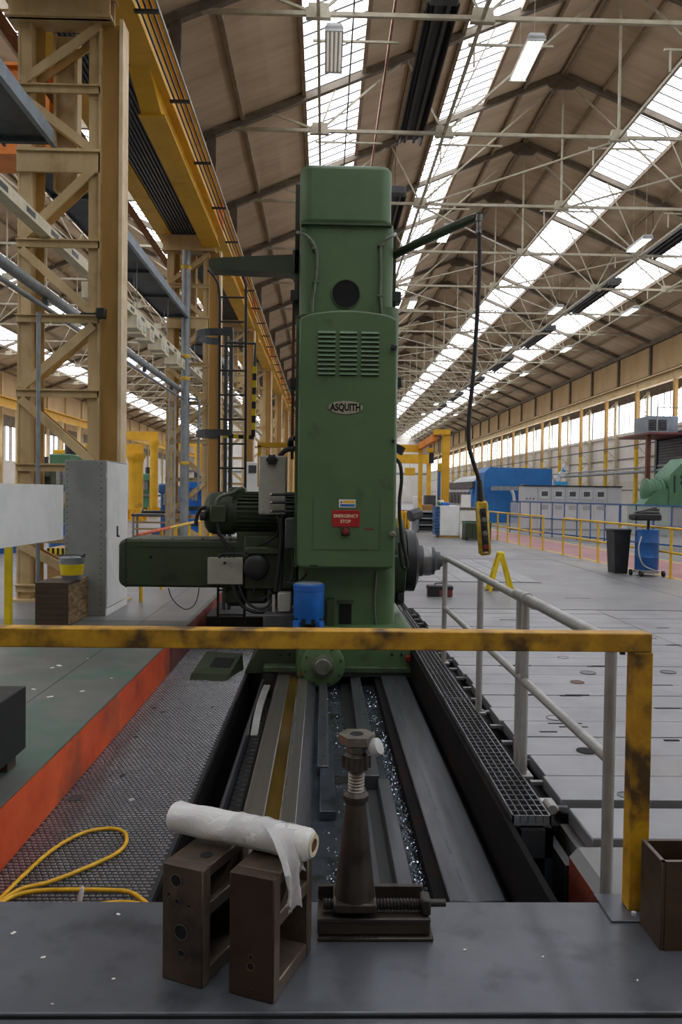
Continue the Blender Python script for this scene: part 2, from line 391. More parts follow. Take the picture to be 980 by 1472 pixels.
# ---- roof: sheets, purlins, glazing
def roof(root, rx, rz, half, ys_fine, name):
    dL = half
    sk = [(2.72, 4.35), (7.06, 8.68)]                      # distance from the ridge
    strips = [(0, 1.36), (1.36, 2.72), (4.35, 5.7), (5.7, 7.06), (8.68, 10.35), (10.35, dL)]
    for sgn in (-1, 1):
        for a, b in strips:
            x0, x1 = rx + sgn * a, rx + sgn * b
            def sheet(y0, y1):
                return MB()._add([(x0, y0, rz - SL * a), (x1, y0, rz - SL * b), (x1, y1, rz - SL * b), (x0, y1, rz - SL * a),
                                  (x0, y0, rz - SL * a + .05), (x1, y0, rz - SL * b + .05), (x1, y1, rz - SL * b + .05), (x0, y1, rz - SL * a + .05)],
                                 [(0, 1, 2, 3), (4, 5, 6, 7), (0, 1, 5, 4), (1, 2, 6, 5), (2, 3, 7, 6), (3, 0, 4, 7)])
            me = sheet(0, BAY).mesh('roof_panel', 'roof', False)
            for i, y in enumerate(ys_fine):
                o = link('roof_panel', me, root); o.location = (0, y, .012 * (i % 2)); o.matrix_parent_inverse = Matrix()
            stuff(sheet(YN, ys_fine[0]).build('roof_panels_near', 'roof', root, False))
            stuff(sheet(ys_fine[-1] + BAY, YF).build('roof_panels_far', 'roof', root, False))
        for a in (0.06, 1.36, 2.72, 4.35, 5.7, 7.06, 8.68, 10.35, dL - .1):
            x = rx + sgn * a; z = rz - SL * a
            MB().box(x - .05, x + .05, YN, YF, z - .13, z - .005).build('purlin', 'purlin', root)
def skylight(n, rx, rz, sgn, a, b, fine):
    w = sroot('window_%d' % n)
    x0, x1 = rx + sgn * a, rx + sgn * b; z0, z1 = rz - SL * a + .03, rz - SL * b + .03
    p = BAY / 10
    def pane(y0, y1): return MB()._add([(x0, y0, z0), (x1, y0, z1), (x1, y1, z1), (x0, y1, z0), (x0, y0, z0 + .012), (x1, y0, z1 + .012), (x1, y1, z1 + .012), (x0, y1, z0 + .012)],
                                     [(0, 1, 2, 3), (4, 5, 6, 7), (0, 1, 5, 4), (1, 2, 6, 5), (2, 3, 7, 6), (3, 0, 4, 7)])
    ya = TR[7]
    if fine:
        me = pane(0, p).mesh('pane', 'skylight', False)
        for k in range(90):
            o = link('pane', me, w); o.location = (0, ya + p * k, 0); o.matrix_parent_inverse = Matrix()
        stuff(pane(-7.5, ya).build('panes_near', 'skylight', w, False)); stuff(pane(ya + 90 * p, YF).build('panes_far', 'skylight', w, False))
    else:
        stuff(pane(-7.5, YF).build('panes', 'skylight', w, False))
    p_ = pane(YN, -7.5).build('shading_sheet', 'roof', w, False)  # unseen opaque sheet added in place of glazing, dims the foreground
    b_ = MB()
    for k in range(180 if fine else 130):
        y = ya + p * k if fine else ya + p * 1.3 * k
        if y > YF: break
        b_.bar((x0, y, z0 - .012), (x1, y, z1 - .012), .03, .035)
    b_.build('glazing_bar', 'glazing_bar', w, False)
    for x, z in ((x0, z0), (x1, z1)):
        MB().box(x - .035, x + .035, YN, YF, z - .10, z + .05).build('glazing_curb', 'glazing_bar', w)
cl = sroot('ceiling')
roof(cl, RX, RZ, 12.05, [TR[7] + BAY * k for k in range(13)], 'main')
cl2 = sroot('ceiling_left')
roof(cl2, LX, LZ, 11.05, [TR[7] + BAY * k for k in range(13)], 'left')
n = 1
for sgn in (-1, 1):
    for a, b in ((2.72, 4.35), (7.06, 8.68)):
        skylight(n, RX, RZ, sgn, a, b, True); n += 1
for sgn in (-1, 1):
    for a, b in ((2.72, 4.35), (7.06, 8.68)):
        skylight(n, LX, LZ, sgn, a, b, False); n += 1
# ---- trusses
def truss_members(rx, rz, xl, xr, CH=11.5):
    """list of (part name, from, to, width, material) in the plane y=0"""
    half = (xr - xl) / 2; z = lambda x: rz - .14 - SL * abs(x - rx)
    L = [('bottom_chord', (xl + .6, CH), (xr - .6, CH), .085, 'truss'), ('king_post', (rx, z(rx) - .1), (rx, CH), .06, 'truss')]
    for s in (-1, 1):
        e = rx + s * (half - .1)
        L.append(('rafter', (rx, z(rx)), (e, z(e)), .17, 'rafter'))
        A = rx + s * 8.25; B = rx + s * 4.84; q = [rx + s * d for d in (9.65, 7.8, 5.9, 3.4)]
        for a, b, w in ((A, q[0], .05), (A, q[1], .04), (A, q[2], .05), (B, q[2], .045), (B, q[3], .045)):
            L.append(('strut', (a, CH), (b, z(b)), w, 'truss'))
        L.append(('strut', (B, CH), (rx, z(rx) - .1), .055, 'truss'))
    return L
def make_truss(name, label, group, rx, rz, xl, xr, y, split=True, CH=11.5):
    mem = truss_members(rx, rz, xl, xr, CH)
    gs = [(rx - 8.25, CH), (rx - 4.84, CH), (rx, CH), (rx + 4.84, CH), (rx + 8.25, CH)]
    def gus(x, z): return MB().prism([(x - .26, z - .1), (x + .26, z - .1), (x + .2, z + .2), (x - .2, z + .2)], y - .06, y + .06)
    def apex(): return MB().prism([(rx - .55, rz - .45), (rx - .35, rz - .62), (rx + .35, rz - .62), (rx + .55, rz - .45), (rx, rz - .18)], y - .05, y + .05)
    if split:
        t = thing(name, label, 'truss', (rx, y, CH), group)
        for nm, a, b, w, m in mem:
            MB().bar((a[0], y, a[1]), (b[0], y, b[1]), w, w, up=(0, 1, 0)).build(nm, m, t)
        for x, z in gs: gus(x, z).build('gusset_plate', 'truss', t)
        apex().build('apex_plate', 'rafter', t)
        return t
    b_ = MB(); r_ = MB()
    for nm, a, b, w, m in mem:
        (r_ if m == 'rafter' else b_).bar((a[0], y, a[1]), (b[0], y, b[1]), w, w, up=(0, 1, 0))
    for x, z in gs:
        q = gus(x, z); b_._add(q.v, q.f)
    t = thing(name, label, 'truss', (rx, y, CH), group)
    q = apex(); r_._add(q.v, q.f)
    b_.build('web', 'truss', t); r_.build('rafter', 'rafter', t)
    return t
tl = 'slender cream steel roof truss with fanned struts over the machine hall'
tm = make_truss('roof_truss', tl, 'trusses over the main hall', RX, RZ, -4.0, 20.07, TR[8])
for y in TR[9:18]: dup(tm, (0, y - TR[8], 0))
tf = make_truss('roof_truss', tl, 'trusses over the main hall', RX, RZ, -4.0, 20.07, TR[18], False)
for y in TR[19:] + [TR[7], TR[6]]: dup(tf, (0, y - TR[18], 0))
tl2 = make_truss('roof_truss', 'cream steel roof truss over the side bay behind the tan stanchions', 'trusses over the side bay', LX, LZ, -26.0, -4.0, TR[9], False)
for y in TR[6:9] + TR[10:]: dup(tl2, (0, y - TR[9], 0))
# longitudinal ties and wind bracing at chord level
for x in (RX - 8.25, RX - 4.84, RX, RX + 4.84, RX + 8.25):
    tag(MB().box(x - .035, x + .035, 11, YF, 11.45, 11.53).build('tie_runner', 'truss'), 'long cream tie running along the hall through the truss chords', 'roof tie', 'ties along the hall')
for k in range(8, 22):
    for (xa, xb) in ((RX - 4.84, RX), (RX + 4.84, RX)):
        if k == 8 and xa < RX: continue
        if (k + (xa > RX)) % 2: xa, xb = xb, xa
        ea, eb = Vector((xa, TR[k], 11.425)), Vector((xb, TR[k + 1], 11.425))
        tag(MB().bar(ea.lerp(eb, .03), ea.lerp(eb, .97), .05).build('wind_brace', 'truss'),
            'diagonal cream wind brace between two truss chords', 'roof brace', 'wind braces in the roof')
# small cream light hangers across the nodes
hang = thing('hanger_bar', 'short horizontal cream hanger bar above a truss chord', 'hanger', (RX - 8.2, TR[8] + 1.9, 11.8), 'hanger bars')
MB().box(RX - 8.4, RX - 6.4, TR[8] + 1.88, TR[8] + 1.93, 12.02, 12.07).build('rail', 'truss', hang)
MB().box(RX - 8.27, RX - 8.23, TR[8] + 1.88, TR[8] + 1.92, 11.53, 12.05).build('dropper', 'truss', hang)
for k in range(8, 16):
    for x in (0, 3.6, 8.2, 12.8, 16.4):
        if k == 8 and x == 0: continue
        dup(hang, (x, (k - 8) * BAY, 0))
# ---- right wall
wr = sroot('wall_right')
part('lower_wall', 'wall_white', wr, (20.07, 20.3, YN, YF, 0, 5.75))
part('wall_course', 'concrete', wr, (20.03, 20.07, YN, YF, 4.05, 4.12), (20.03, 20.07, YN, YF, 2.0, 2.06))
part('window_sill', 'wall_white', wr, (19.95, 20.3, YN, YF, 5.62, 5.8))
part('lintel', 'rafter', wr, (20.0, 20.3, YN, YF, 7.75, 8.55))
pm = MB().box(20.05, 20.12, 0, BAY - .24, 8.6, 10.98).mesh('wall_panel', 'wall_tan')
pm2 = MB().box(20.06, 20.12, 0, BAY - .24, 8.55, 9.0).mesh('lower_panel', 'wall_tan')
for k in range(0, 33):
    o = link('wall_panel', pm, wr); o.location = (0, TR[k] + .12, 0); o.matrix_parent_inverse = Matrix()
part('backing', 'roof_dark', wr, (20.13, 20.3, YN, YF, 8.5, 11.3))
part('eave_beam', 'rafter', wr, (19.85, 20.1, YN, YF, 10.85, 11.05))
part('panel_rail', 'rafter', wr, (19.97, 20.06, YN, YF, 8.98, 9.08))
mu = MB().box(19.9, 20.1, -.1, .1, 8.5, 11.0).mesh('mullion', 'rafter')
for y in TR:
    o = link('mullion', mu, wr); o.location = (0, y, 0); o.matrix_parent_inverse = Matrix()
stuff(part('window_light', 'window_glass', wr, (20.1, 20.12, YN, TR[2], 5.8, 7.75)))
pane = MB().box(20.12, 20.14, 0, .83, 5.8, 7.75).mesh('pane', 'window_glass')
wm = MB().box(20.08, 20.14, -.02, .02, 5.8, 7.75).mesh('glazing_bar', 'rafter')
for i, k in enumerate(range(2, 33)):
    w = sroot('window_%d' % (n + i))
    for j in range(6):
        o = link('pane', pane, w); o.location = (0, TR[k] + .1 + j * .835, 0); o.matrix_parent_inverse = Matrix()
        o = link('glazing_bar', wm, w); o.location = (0, TR[k] + .1 + j * .835, 0); o.matrix_parent_inverse = Matrix()
# wall columns, crane rail on the right
post = thing('crane_post', 'tan and yellow lattice crane post along the white wall', 'post', (19.4, TR[10], 0), 'crane posts along the white wall')
MB().box(19.12, 19.3, TR[10] - .13, TR[10] + .13, 4.5, 8.05).build('leg', 'tan_inner', post)
MB().box(19.12, 19.3, TR[10] - .13, TR[10] + .13, 0, 4.5).build('leg_base', 'safety_yellow', post)
MB().box(19.82, 19.95, TR[10] - .14, TR[10] + .14, 0, 8.05).build('wall_leg', 'cream', post)
lb = MB()
for j in range(12):
    a, b = (19.25, 19.85) if j % 2 else (19.85, 19.25)
    lb.bar((a, TR[10], .3 + j * .64), (b, TR[10], .94 + j * .64), .04)
lb.build('lacing', 'cream', post)
for y in TR[3:10] + TR[11:31]: dup(post, (0, y - TR[10], 0))
cr = thing('crane_rail_beam', 'tan painted crane rail beam along the windows of the white wall', 'crane beam', (19.2, 0, 8.05))
MB().box(19.05, 19.35, YN, YF, 8.08, 8.14).box(19.18, 19.22, YN, YF, 8.1, 8.62).box(19.0, 19.4, YN, YF, 8.58, 8.66).build('beam', 'tan', cr)
MB().box(19.15, 19.25, YN, YF, 8.66, 8.74).build('rail', 'rust_brown', cr)
# pipes along the right wall
for z, r, m, lab in ((3.35, .06, 'pipe_grey', 'grey pipe run along the white wall above the green machine'), (3.1, .1, 'pipe_grey', 'thick grey pipe along the white wall below the thin run'), (4.75, .04, 'dark_grey', 'thin dark conduit along the upper part of the white wall')):
    tag(MB().tube([(19.0, 20, z), (19.0, 120, z)], r, 8).build('wall_pipe', m), lab, 'pipe')
for y, m, lab in ((TR[12] + 1.4, 'dark_grey', 'black downpipe bent at its foot on the white wall'), (TR[13] + 2.6, 'rust_brown', 'thin rust brown riser pipe on the white wall')):
    tag(MB().tube(spline([(19.6, y, 11.0), (19.6, y, 8), (19.6, y, 4.6), (19.4, y, 4.2), (19.0, y, 4.1)]) if m == 'dark_grey' else [(19.3, y, 6.2), (19.3, y, 3.2)], .13 if m == 'dark_grey' else .05, 8).build('wall_pipe', m), lab, 'pipe')
# ---- left wall of the side bay
wl = sroot('wall_left')
part('lower_wall', 'wall_white', wl, (-26.3, -26.0, YN, YF, 0, 3.9))
part('lintel', 'rafter', wl, (-26.3, -26.0, YN, YF, 6.7, 7.6))
part('upper_wall', 'wall_tan', wl, (-26.3, -26.0, YN, YF, 7.6, 11.3))
for y in TR[5:]:
    part('mullion', 'tan', wl, (-26.0, -25.8, y - .12, y + .12, 0, 11.0))
wb = sroot('window_80'); pl_ = MB().box(-26.14, -26.12, 0, .83, 3.9, 6.7).mesh('pane', 'window_glass')
gl_ = MB().box(-26.12, -26.06, -.02, .02, 3.9, 6.7).mesh('glazing_bar', 'rafter')
for k in range(60):
    for me in (pl_, gl_):
        o = link(me.name.split('.')[0], me, wb); o.location = (0, TR[6] + k * 1.3, 0); o.matrix_parent_inverse = Matrix()
part('pier', 'wall_white', wl, (-26.3, -26.13, YN, YF, 3.9, 6.7))
cr2 = thing('crane_rail_beam', 'yellow crane rail beam along the far wall of the side bay', 'crane beam', (-24.6, 0, 7.6))
MB().box(-24.8, -24.4, YN, YF, 7.9, 7.96).box(-24.62, -24.58, YN, YF, 7.9, 8.6).box(-24.85, -24.35, YN, YF, 8.56, 8.64).build('beam', 'crane_yellow', cr2)
p2 = thing('crane_post', 'tan crane post along the far wall of the side bay', 'post', (-24.6, TR[8], 0), 'crane posts of the side bay')
MB().box(-24.75, -24.45, TR[8] - .15, TR[8] + .15, 2.2, 7.9).build('leg', 'tan', p2); MB().box(-24.75, -24.45, TR[8] - .15, TR[8] + .15, 0, 2.2).build('leg_base', 'safety_yellow', p2)
for y in TR[7:8] + TR[9:24]: dup(p2, (0, y - TR[8], 0))
# ---- end walls
we = sroot('wall_end')
MB().prism([(-26, 0), (20.1, 0), (20.1, 11.1), (RX, RZ), (-4, 11.1), (LX, LZ), (-26, 11.1)], YF, YF + .3).build('gable', 'wall_white', we)
part('door_opening', 'dark_grey', we, (-1, 4, YF - .06, YF, 0, 5)); part('band', 'pipe_grey', we, (-26, 20, YF - .1, YF, 5.2, 5.6))
wn = sroot('wall_near')
MB().prism([(-26, 0), (20.1, 0), (20.1, 11.1), (RX, RZ), (-4, 11.1), (LX, LZ), (-26, 11.1)], YN - .3, YN).build('gable', 'near_wall', wn)
# ---- valley beam over the stanchion row
vb = thing('valley_beam', 'dark brown valley gutter beam above the yellow crane girders', 'beam', (-3.75, 11, 10))
MB().box(-4.15, -3.35, YN, YF, 10.95, 11.05).box(-3.42, -3.35, YN, YF, 10.2, 10.98).box(-4.15, -4.08, YN, YF, 10.2, 10.98).build('gutter', 'rafter', vb)
MB().box(-3.40, -3.2, YN, YF, 10.15, 10.25).build('flange', 'rafter', vb)
for y in TR[7:26]: MB().box(-3.3, -3.05, y - .06, y + .06, 9.9, 11.3).box(-3.5, -3.0, y - .16, y + .16, 10.0, 10.2).build('bracket', 'rafter', vb)
# ================================================================== STANCHIONS AND CRANE GIRDERS
YS = [11.2 + 10.42 * k for k in range(0, 13)]
CAPZ = 8.15
def stanchion(y, label, group, rich):
    t = thing('lattice_stanchion', label, 'stanchion', (-3.6, y, 0), group)
    # right leg: a channel open towards the hall end, web set back between two flanges
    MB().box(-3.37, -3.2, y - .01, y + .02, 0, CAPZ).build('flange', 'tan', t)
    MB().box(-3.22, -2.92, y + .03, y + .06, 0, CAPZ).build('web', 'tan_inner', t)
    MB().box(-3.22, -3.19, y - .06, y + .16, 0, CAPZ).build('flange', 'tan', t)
    MB().box(-2.92, -2.87, y - .12, y + .2, 0, CAPZ).build('flange', 'tan_lit', t)  # right flange in a paler copy of the tan, side light painted in
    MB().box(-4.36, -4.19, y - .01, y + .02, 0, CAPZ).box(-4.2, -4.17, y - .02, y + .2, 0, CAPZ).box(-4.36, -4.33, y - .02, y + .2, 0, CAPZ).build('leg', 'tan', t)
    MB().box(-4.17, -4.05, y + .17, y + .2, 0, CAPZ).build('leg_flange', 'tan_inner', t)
    MB().box(-4.45, -3.05, y - .14, y - .1, CAPZ - .02, CAPZ + .38).box(-4.48, -3.02, y - .2, y + .2, CAPZ + .36, CAPZ + .4).box(-4.48, -3.02, y - .2, y + .2, CAPZ - .02, CAPZ + .02).box(-4.45, -3.05, y + .1, y + .14, CAPZ, CAPZ + .38).build('cap', 'tan', t)
    zs = [.18, .88, 1.9, 2.95, 4.0, 5.05, 6.2, 7.2, 8.1]
    for i, z in enumerate(zs[:-1]):
        big = i == 6
        MB().box(-4.36, -3.2, y - .06, y - .02, z - (.15 if big else .05), z + (.15 if big else .05)).box(-4.36, -3.2, y - .1, y - .02, z + (.13 if big else .04), z + (.17 if big else .06)).build('batten', 'tan', t)
        z2 = zs[i + 1]
        a, b = ((-4.3, z + .08), (-3.28, z2 - .08)) if i % 2 else ((-3.28, z + .08), (-4.3, z2 - .08))
        if i == 6: a, b = (-3.28, z + .15), (-4.3, z2 - .1)
        if i == 7: a, b = (-4.3, z + .1), (-3.2, z2)
        MB().bar((a[0], y - .045, a[1]), (b[0], y - .045, b[1]), .035, .12, up=(1, 0, 0)).build('diagonal', 'tan', t)
        if rich:
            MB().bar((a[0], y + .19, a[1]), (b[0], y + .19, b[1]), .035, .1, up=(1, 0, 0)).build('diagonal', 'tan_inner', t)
    # centre roof post rising behind the lattice
    MB().box(-3.92, -3.62, y + .28, y + .32, 5.9, CAPZ - .03).box(-3.94, -3.9, y + .2, y + .4, 5.9, CAPZ - .03).box(-3.64, -3.6, y + .2, y + .4, 5.9, CAPZ - .03).build('roof_post', 'tan', t)
    MB().box(-4.45, -4.0, y - .16, y + .3, 0, .03).box(-3.5, -2.8, y - .2, y + .3, 0, .03).build('base_plate', 'tan', t)
    return t
stanchion(YS[0], 'tan riveted lattice stanchion standing behind the grey cabinet', None, True)
s1 = stanchion(YS[1], 'tan lattice stanchion beside the tall grey downpipe', None, True)
s2 = stanchion(YS[2], 'pale tan lattice stanchion in the row beyond the black ladder', 'stanchions beyond the ladder', False)
for y in YS[3:]: dup(s2, (0, y - YS[2], 0))
GZ = CAPZ + .4
def girder(x0, x1, label, m2):
    t = thing('crane_girder', label, 'girder', (x0, 0, GZ))
    MB().box(x0, x1, YN, YF, GZ, GZ + .05).box(x0 - .02, x1 + .02, YN, YF, GZ + .9, GZ + .95).build('flange', 'crane_yellow', t)
    MB().box((x0 + x1) / 2 - .03, (x0 + x1) / 2 + .03, YN, YF, GZ + .05, GZ + .9).build('web', 'crane_yellow', t)
    for y in YS:
        MB().prism([(y - 4.4, GZ), (y - 3.4, GZ - .28), (y + .0, GZ - .28) if False else (y - 1.2, GZ - .28), (y - .4, GZ)], x0 + .03, x1 - .03, 'yz').build('haunch', 'crane_yellow', t) if False else None
        MB().box(x0 + .04, x1 - .04, y - .04, y + .04, GZ + .05, GZ + .9).build('stiffener', 'crane_orange', t)
    MB().box((x0 + x1) / 2 - .04, (x0 + x1) / 2 + .04, YN, YF, GZ + .95, GZ + 1.03).build('rail', 'rust_brown', t)
    return t
girder(-3.25, -2.8, 'deep yellow crane girder carrying conductor bars above the machine', 1)
girder(-4.62, -4.22, 'deep yellow crane girder on the side bay edge of the stanchions', 1)
# conductor bars on brackets on the hall side of the girder
for i, x in enumerate((-2.74, -2.66, -2.58, -2.5)):
    tag(MB().box(x - .014, x + .014, YN, YF, GZ + .0 + .02 * i, GZ + .035 + .02 * i).build('conductor_bar', 'dark_part' if i < 3 else 'tray_blue'), 'thin conductor bar running along the yellow crane girder', 'conductor bar', 'conductor bars along the girder')
for k in range(40):
    y = 11.5 + 2.6 * k
    tag(MB().box(-2.82, -2.46, y - .03, y + .03, GZ - .05, GZ - .01).build('conductor_bracket', 'dark_part'), 'small dark bracket holding the conductor bars on the girder', 'bracket', 'conductor bar brackets')
for i, x in enumerate((-4.8, -4.88, -4.96, -5.04)):
    tag(MB().box(x - .014, x + .014, YN, YF, GZ - .02 + .04 * i, GZ + .015 + .04 * i).build('conductor_bar', 'rust_brown'), 'rusty conductor bar along the side bay girder', 'conductor bar', 'rusty conductor bars')
# grey corrugated walkway between the girders
ww = thing('crane_walkway', 'grey corrugated walkway sheet slung between the yellow crane girders', 'walkway', (-3.7, 11, GZ))
cw = MB()
for i in range(12):
    x = -4.2 + i * .08
    cw.box(x, x + .045, YN, YF, GZ + .02, GZ + .06)
cw.box(-4.22, -3.25, YN, YF, GZ + .06, GZ + .08)
cw.build('sheet', 'dark_grey', ww)
# yellow box girder haunches hung below the runway, tapering towards each stanchion
for i, y in enumerate(YS[1:6]):
    t = thing('haunch_girder', 'long tapered yellow box girder hung under the crane runway', 'girder', (-3.0, y, GZ), 'tapered girders under the runway')
    MB().prism([(y - 8.6, GZ), (y - 7.6, GZ - .3), (y - .2, GZ - .3), (y - .2, GZ)], -3.3, -2.95, 'yz').build('box', 'crane_yellow', t)
    MB().box(-3.36, -2.89, y - 7.6, y - .2, GZ - .33, GZ - .3).build('bottom_plate', 'crane_yellow', t)
# orange overhead travelling crane over the side bay
oc = thing('overhead_crane', 'orange overhead travelling crane bridge over the side bay', 'crane', (-14, 15.0, 8.9))
MB().box(-24.3, -5.12, 14.6, 15.3, 7.75, 9.3).build('bridge_beam', 'crane_orange', oc)
MB().box(-24.3, -5.12, 14.5, 15.4, 7.7, 7.76).box(-24.3, -5.12, 14.5, 15.4, 9.3, 9.36).build('flange', 'crane_orange', oc)
MB().box(-5.3, -4.25, 13.6, 16.4, GZ + 1.03, 9.98).build('end_carriage', 'crane_orange', oc)
MB().box(-8, -6.6, 13.7, 14.5, 8.6, 9.5).build('hoist', 'dark_grey', oc)
# ================================================================== THE BORING MACHINE
def bev(o, w, seg=3, ang=40):
    m = o.modifiers.new('bevel', 'BEVEL'); m.width = w; m.segments = seg; m.limit_method = 'ANGLE'; m.angle_limit = math.radians(ang); return o
def ex(px0, px1, py0, py1, Y):
    """extent of a pixel rectangle on the plane y = Y: x0, x1, z0 (low), z1 (high)"""
    a = at(px0, (py0 + py1) / 2, Y).x; b = at(px1, (py0 + py1) / 2, Y).x
    return a, b, at((px0 + px1) / 2, py1, Y).z, at((px0 + px1) / 2, py0, Y).z
def pbox(b, px0, px1, py0, py1, Y0, Y1, bv=0.0):
    x0, x1, z0, z1 = ex(px0, px1, py0, py1, Y0); return b.box(x0, x1, Y0, Y1, z0, z1, bv)
def pp(name, m, parent, px0, px1, py0, py1, Y0, Y1, bv=0.0):
    return pbox(MB(), px0, px1, py0, py1, Y0, Y1, bv).build(name, m, parent)
BM = thing('boring_machine', 'tall green horizontal boring machine column on its bed rails', 'machine tool', (.2, 9.0, -.3))
# --- saddle on the bed
x0, x1, z0, z1 = ex(425, 593, 903, 966, 8.1)
bev(MB().box(x0, x1, 8.1, 10.1, z0, z1).build('saddle', 'green', BM), .03)
x0, x1, z0, z1 = ex(378, 600, 959, 968, 8.05)
bev(MB().box(x0, x1, 8.05, 10.2, z0, z1).build('saddle_skirt', 'green_lip', BM), .012)
pp('wiper', 'dark_part', BM, 400, 595, 966, 973, 8.06, 8.12)
x0, x1, z0, z1 = ex(362, 428, 905, 968, 8.2)
MB().prism([(x0 - .08, z0), (x1, z0), (x1, z1), (x0 + .12, z1), (x0 + .1, z1 - .15)], 8.2, 9.6).build('saddle_wing', 'green_dark', BM)
for px, py in ((403, 932), (416, 932), (403, 941), (416, 941), (563, 932), (577, 932), (563, 941), (577, 941)):
    p = at(px, py, 8.09); MB().cyl((p.x, 8.07, p.z), (p.x, 8.12, p.z), .014, 10).build('bolt', 'hole', BM)
p = at(586, 946, 8.05); MB().box(p.x - .02, p.x + .03, 8.02, 8.1, p.z - .03, p.z + .03, .006).build('red_plug', 'red_button', BM)
# --- gearbox with the round cover
x0, x1, z0, z1 = ex(427, 489, 905, 975, 7.95)
gb = bev(MB().box(x0, x1, 7.95, 8.2, z0, z1).build('gearbox', 'green', BM), .03)
c = at(464, 957, 7.9)
gc = MB().lathe([(.215, 0), (.225, .015), (.225, .06), (.2, .075)], (c.x, 7.96, c.z), (0, -1, 0), 40).build('gear_cover', 'green', BM)
MB().lathe([(.12, 0), (.115, .02), (.085, .03), (.085, .06), (.075, .07)], (c.x, 7.885, c.z), (0, -1, 0), 32).build('boss', 'conduit', gc)
for k in range(8):
    a = math.pi * 2 * k / 8 + .3
    MB().cyl((c.x + .19 * math.cos(a), 7.87, c.z + .19 * math.sin(a)), (c.x + .19 * math.cos(a), 7.89, c.z + .19 * math.sin(a)), .012, 8).build('screw', 'dark_part', gc)
p = at(474, 932, 7.94); MB().box(p.x + .03, p.x + .11, 7.94, 7.955, p.z - .01, p.z + .025).build('data_plate', 'sign_white', BM)
p = at(433, 967, 7.94); MB().cyl((p.x, 7.93, p.z), (p.x, 7.96, p.z), .025, 12).build('oil_plug', 'copper', BM)
# --- blue motor, upright on the saddle
c = at(443, 900, 8.0)
bm_ = MB().lathe([(.15, 0), (.155, .03), (.155, .06), (.16, .07), (.16, .33), (.164, .335), (.164, .39), (.15, .405), (.05, .41)], (c.x, 8.15, c.z + .02), (0, 0, 1), 36).build('blue_motor', 'blue_motor', BM)
MB().lathe([(.15, .406), (.12, .418), (.04, .42)], (c.x, 8.15, c.z + .02), (0, 0, 1), 30).build('fan_grille', 'tray_blue', bm_)
for k in range(10):
    a = 2 * math.pi * k / 10
    MB().box(c.x + .15, c.x + .162, 8.13, 8.17, c.z + .005, c.z + .07, 0, a, (c.x, 8.15)).build('vent_slot', 'hole', bm_)
for k in range(4):
    a = math.pi / 4 + k * math.pi / 2; MB().box(c.x + .12, c.x + .2, 8.12, 8.18, c.z - .02, c.z + .05, 0, a, (c.x, 8.15)).build('foot', 'blue_motor', bm_)
# --- column: lower body, upper body, cap
def column(px0, px1, py0, py1, Y0, Y1, r, name, m='green'):
    x0, x1, z0, z1 = ex(px0, px1, py0, py1, Y0)
    return MB().prism(rrect(x0, x1, Y0, Y1, r, 6), z0, z1, 'xy').build(name, m, BM)
column(430, 571, 440, 910, 8.35, 9.7, .12, 'column')
column(430, 566, 320, 452, 8.34, 9.7, .13, 'upper_column')
cap = bev(column(430.5, 564, 236, 322, 8.30, 9.72, .14, 'column_cap'), .05, 3, 60)
x0, x1, z0, z1 = ex(430, 566, 320, 323, 8.29); MB().box(x0 + .02, x1 - .02, 8.295, 9.7, z0, z1 + .004).build('cap_seam', 'green_lip', BM)
pp('side_guide', 'green_dark', BM, 424, 432, 265, 452, 8.75, 9.4); pp('side_guide', 'green_dark', BM, 565, 569, 330, 452, 8.75, 9.4)
# pocket and panel outline in the lower body
pp('pocket', 'hole', BM, 487, 505, 868, 903, 8.345, 8.36); pp('pocket_frame', 'green_lip', BM, 484, 508, 863, 868, 8.33, 8.36)
pp('valve', 'green_dark', BM, 470, 480, 862, 900, 8.2, 8.36)
# round hole
c = at(497, 423, 8.34)
MB().lathe([(.155, 0), (.155, .02), (.145, .02), (.145, .0)], (c.x, 8.345, c.z), (0, -1, 0), 40).build('hole_rim', 'green_lip', BM)
MB().cyl((c.x, 8.332, c.z), (c.x, 8.35, c.z), .146, 40).build('round_opening', 'hole', BM)
# --- big front cover with arched top
CV = 8.08
x0, x1, z0, z1 = ex(428.5, 569, 456, 817, CV)
xc = (x0 + x1) / 2; pts = [(x0 + .03, z0), (x1 - .03, z0), (x1, z0 + .03), (x1, z1 - .02)]
pts += [(x1 - (x1 - x0) * k / 12, z1 + .075 * math.sin(math.pi * k / 12) ** .75) for k in range(1, 12)]
pts += [(x0, z1 - .02), (x0, z0 + .03)]
cv = bev(MB().prism(pts, CV, 8.5).build('front_cover', 'green', BM), .03, 3, 30)
pp('cover_return', 'green_lip', BM, 424, 430, 458, 815, 8.2, 8.6)
# access door seam on the cover
ax0, ax1, az0, az1 = ex(449, 546, 716, 790, CV)
MB().box(ax0, ax1, CV - .004, CV + .004, az0 - .004, az0).box(ax0, ax0 + .004, CV - .004, CV + .004, az0, az1).box(ax1 - .004, ax1, CV - .004, CV + .004, az0, az1).build('door_seam', 'green_lip', cv)
for i, (a, b) in enumerate(((457, 482), (488, 513), (519, 544.5))):
    lx0, lx1, _, _ = ex(a, b, 500, 510, CV)
    for k in range(10):
        z = at(500, 478 + k * 6.55, CV).z
        MB().prism([(CV + .005, z + .018), (CV - .02, z - .002), (CV - .024, z - .014), (CV - .018, z - .018), (CV + .005, z - .018)], lx0, lx1, 'yz').build('louvre', 'green', cv)
        MB().box(lx0 + .004, lx1 - .004, CV - .012, CV + .004, z - .024, z - .018).build('louvre_gap', 'hole', cv)
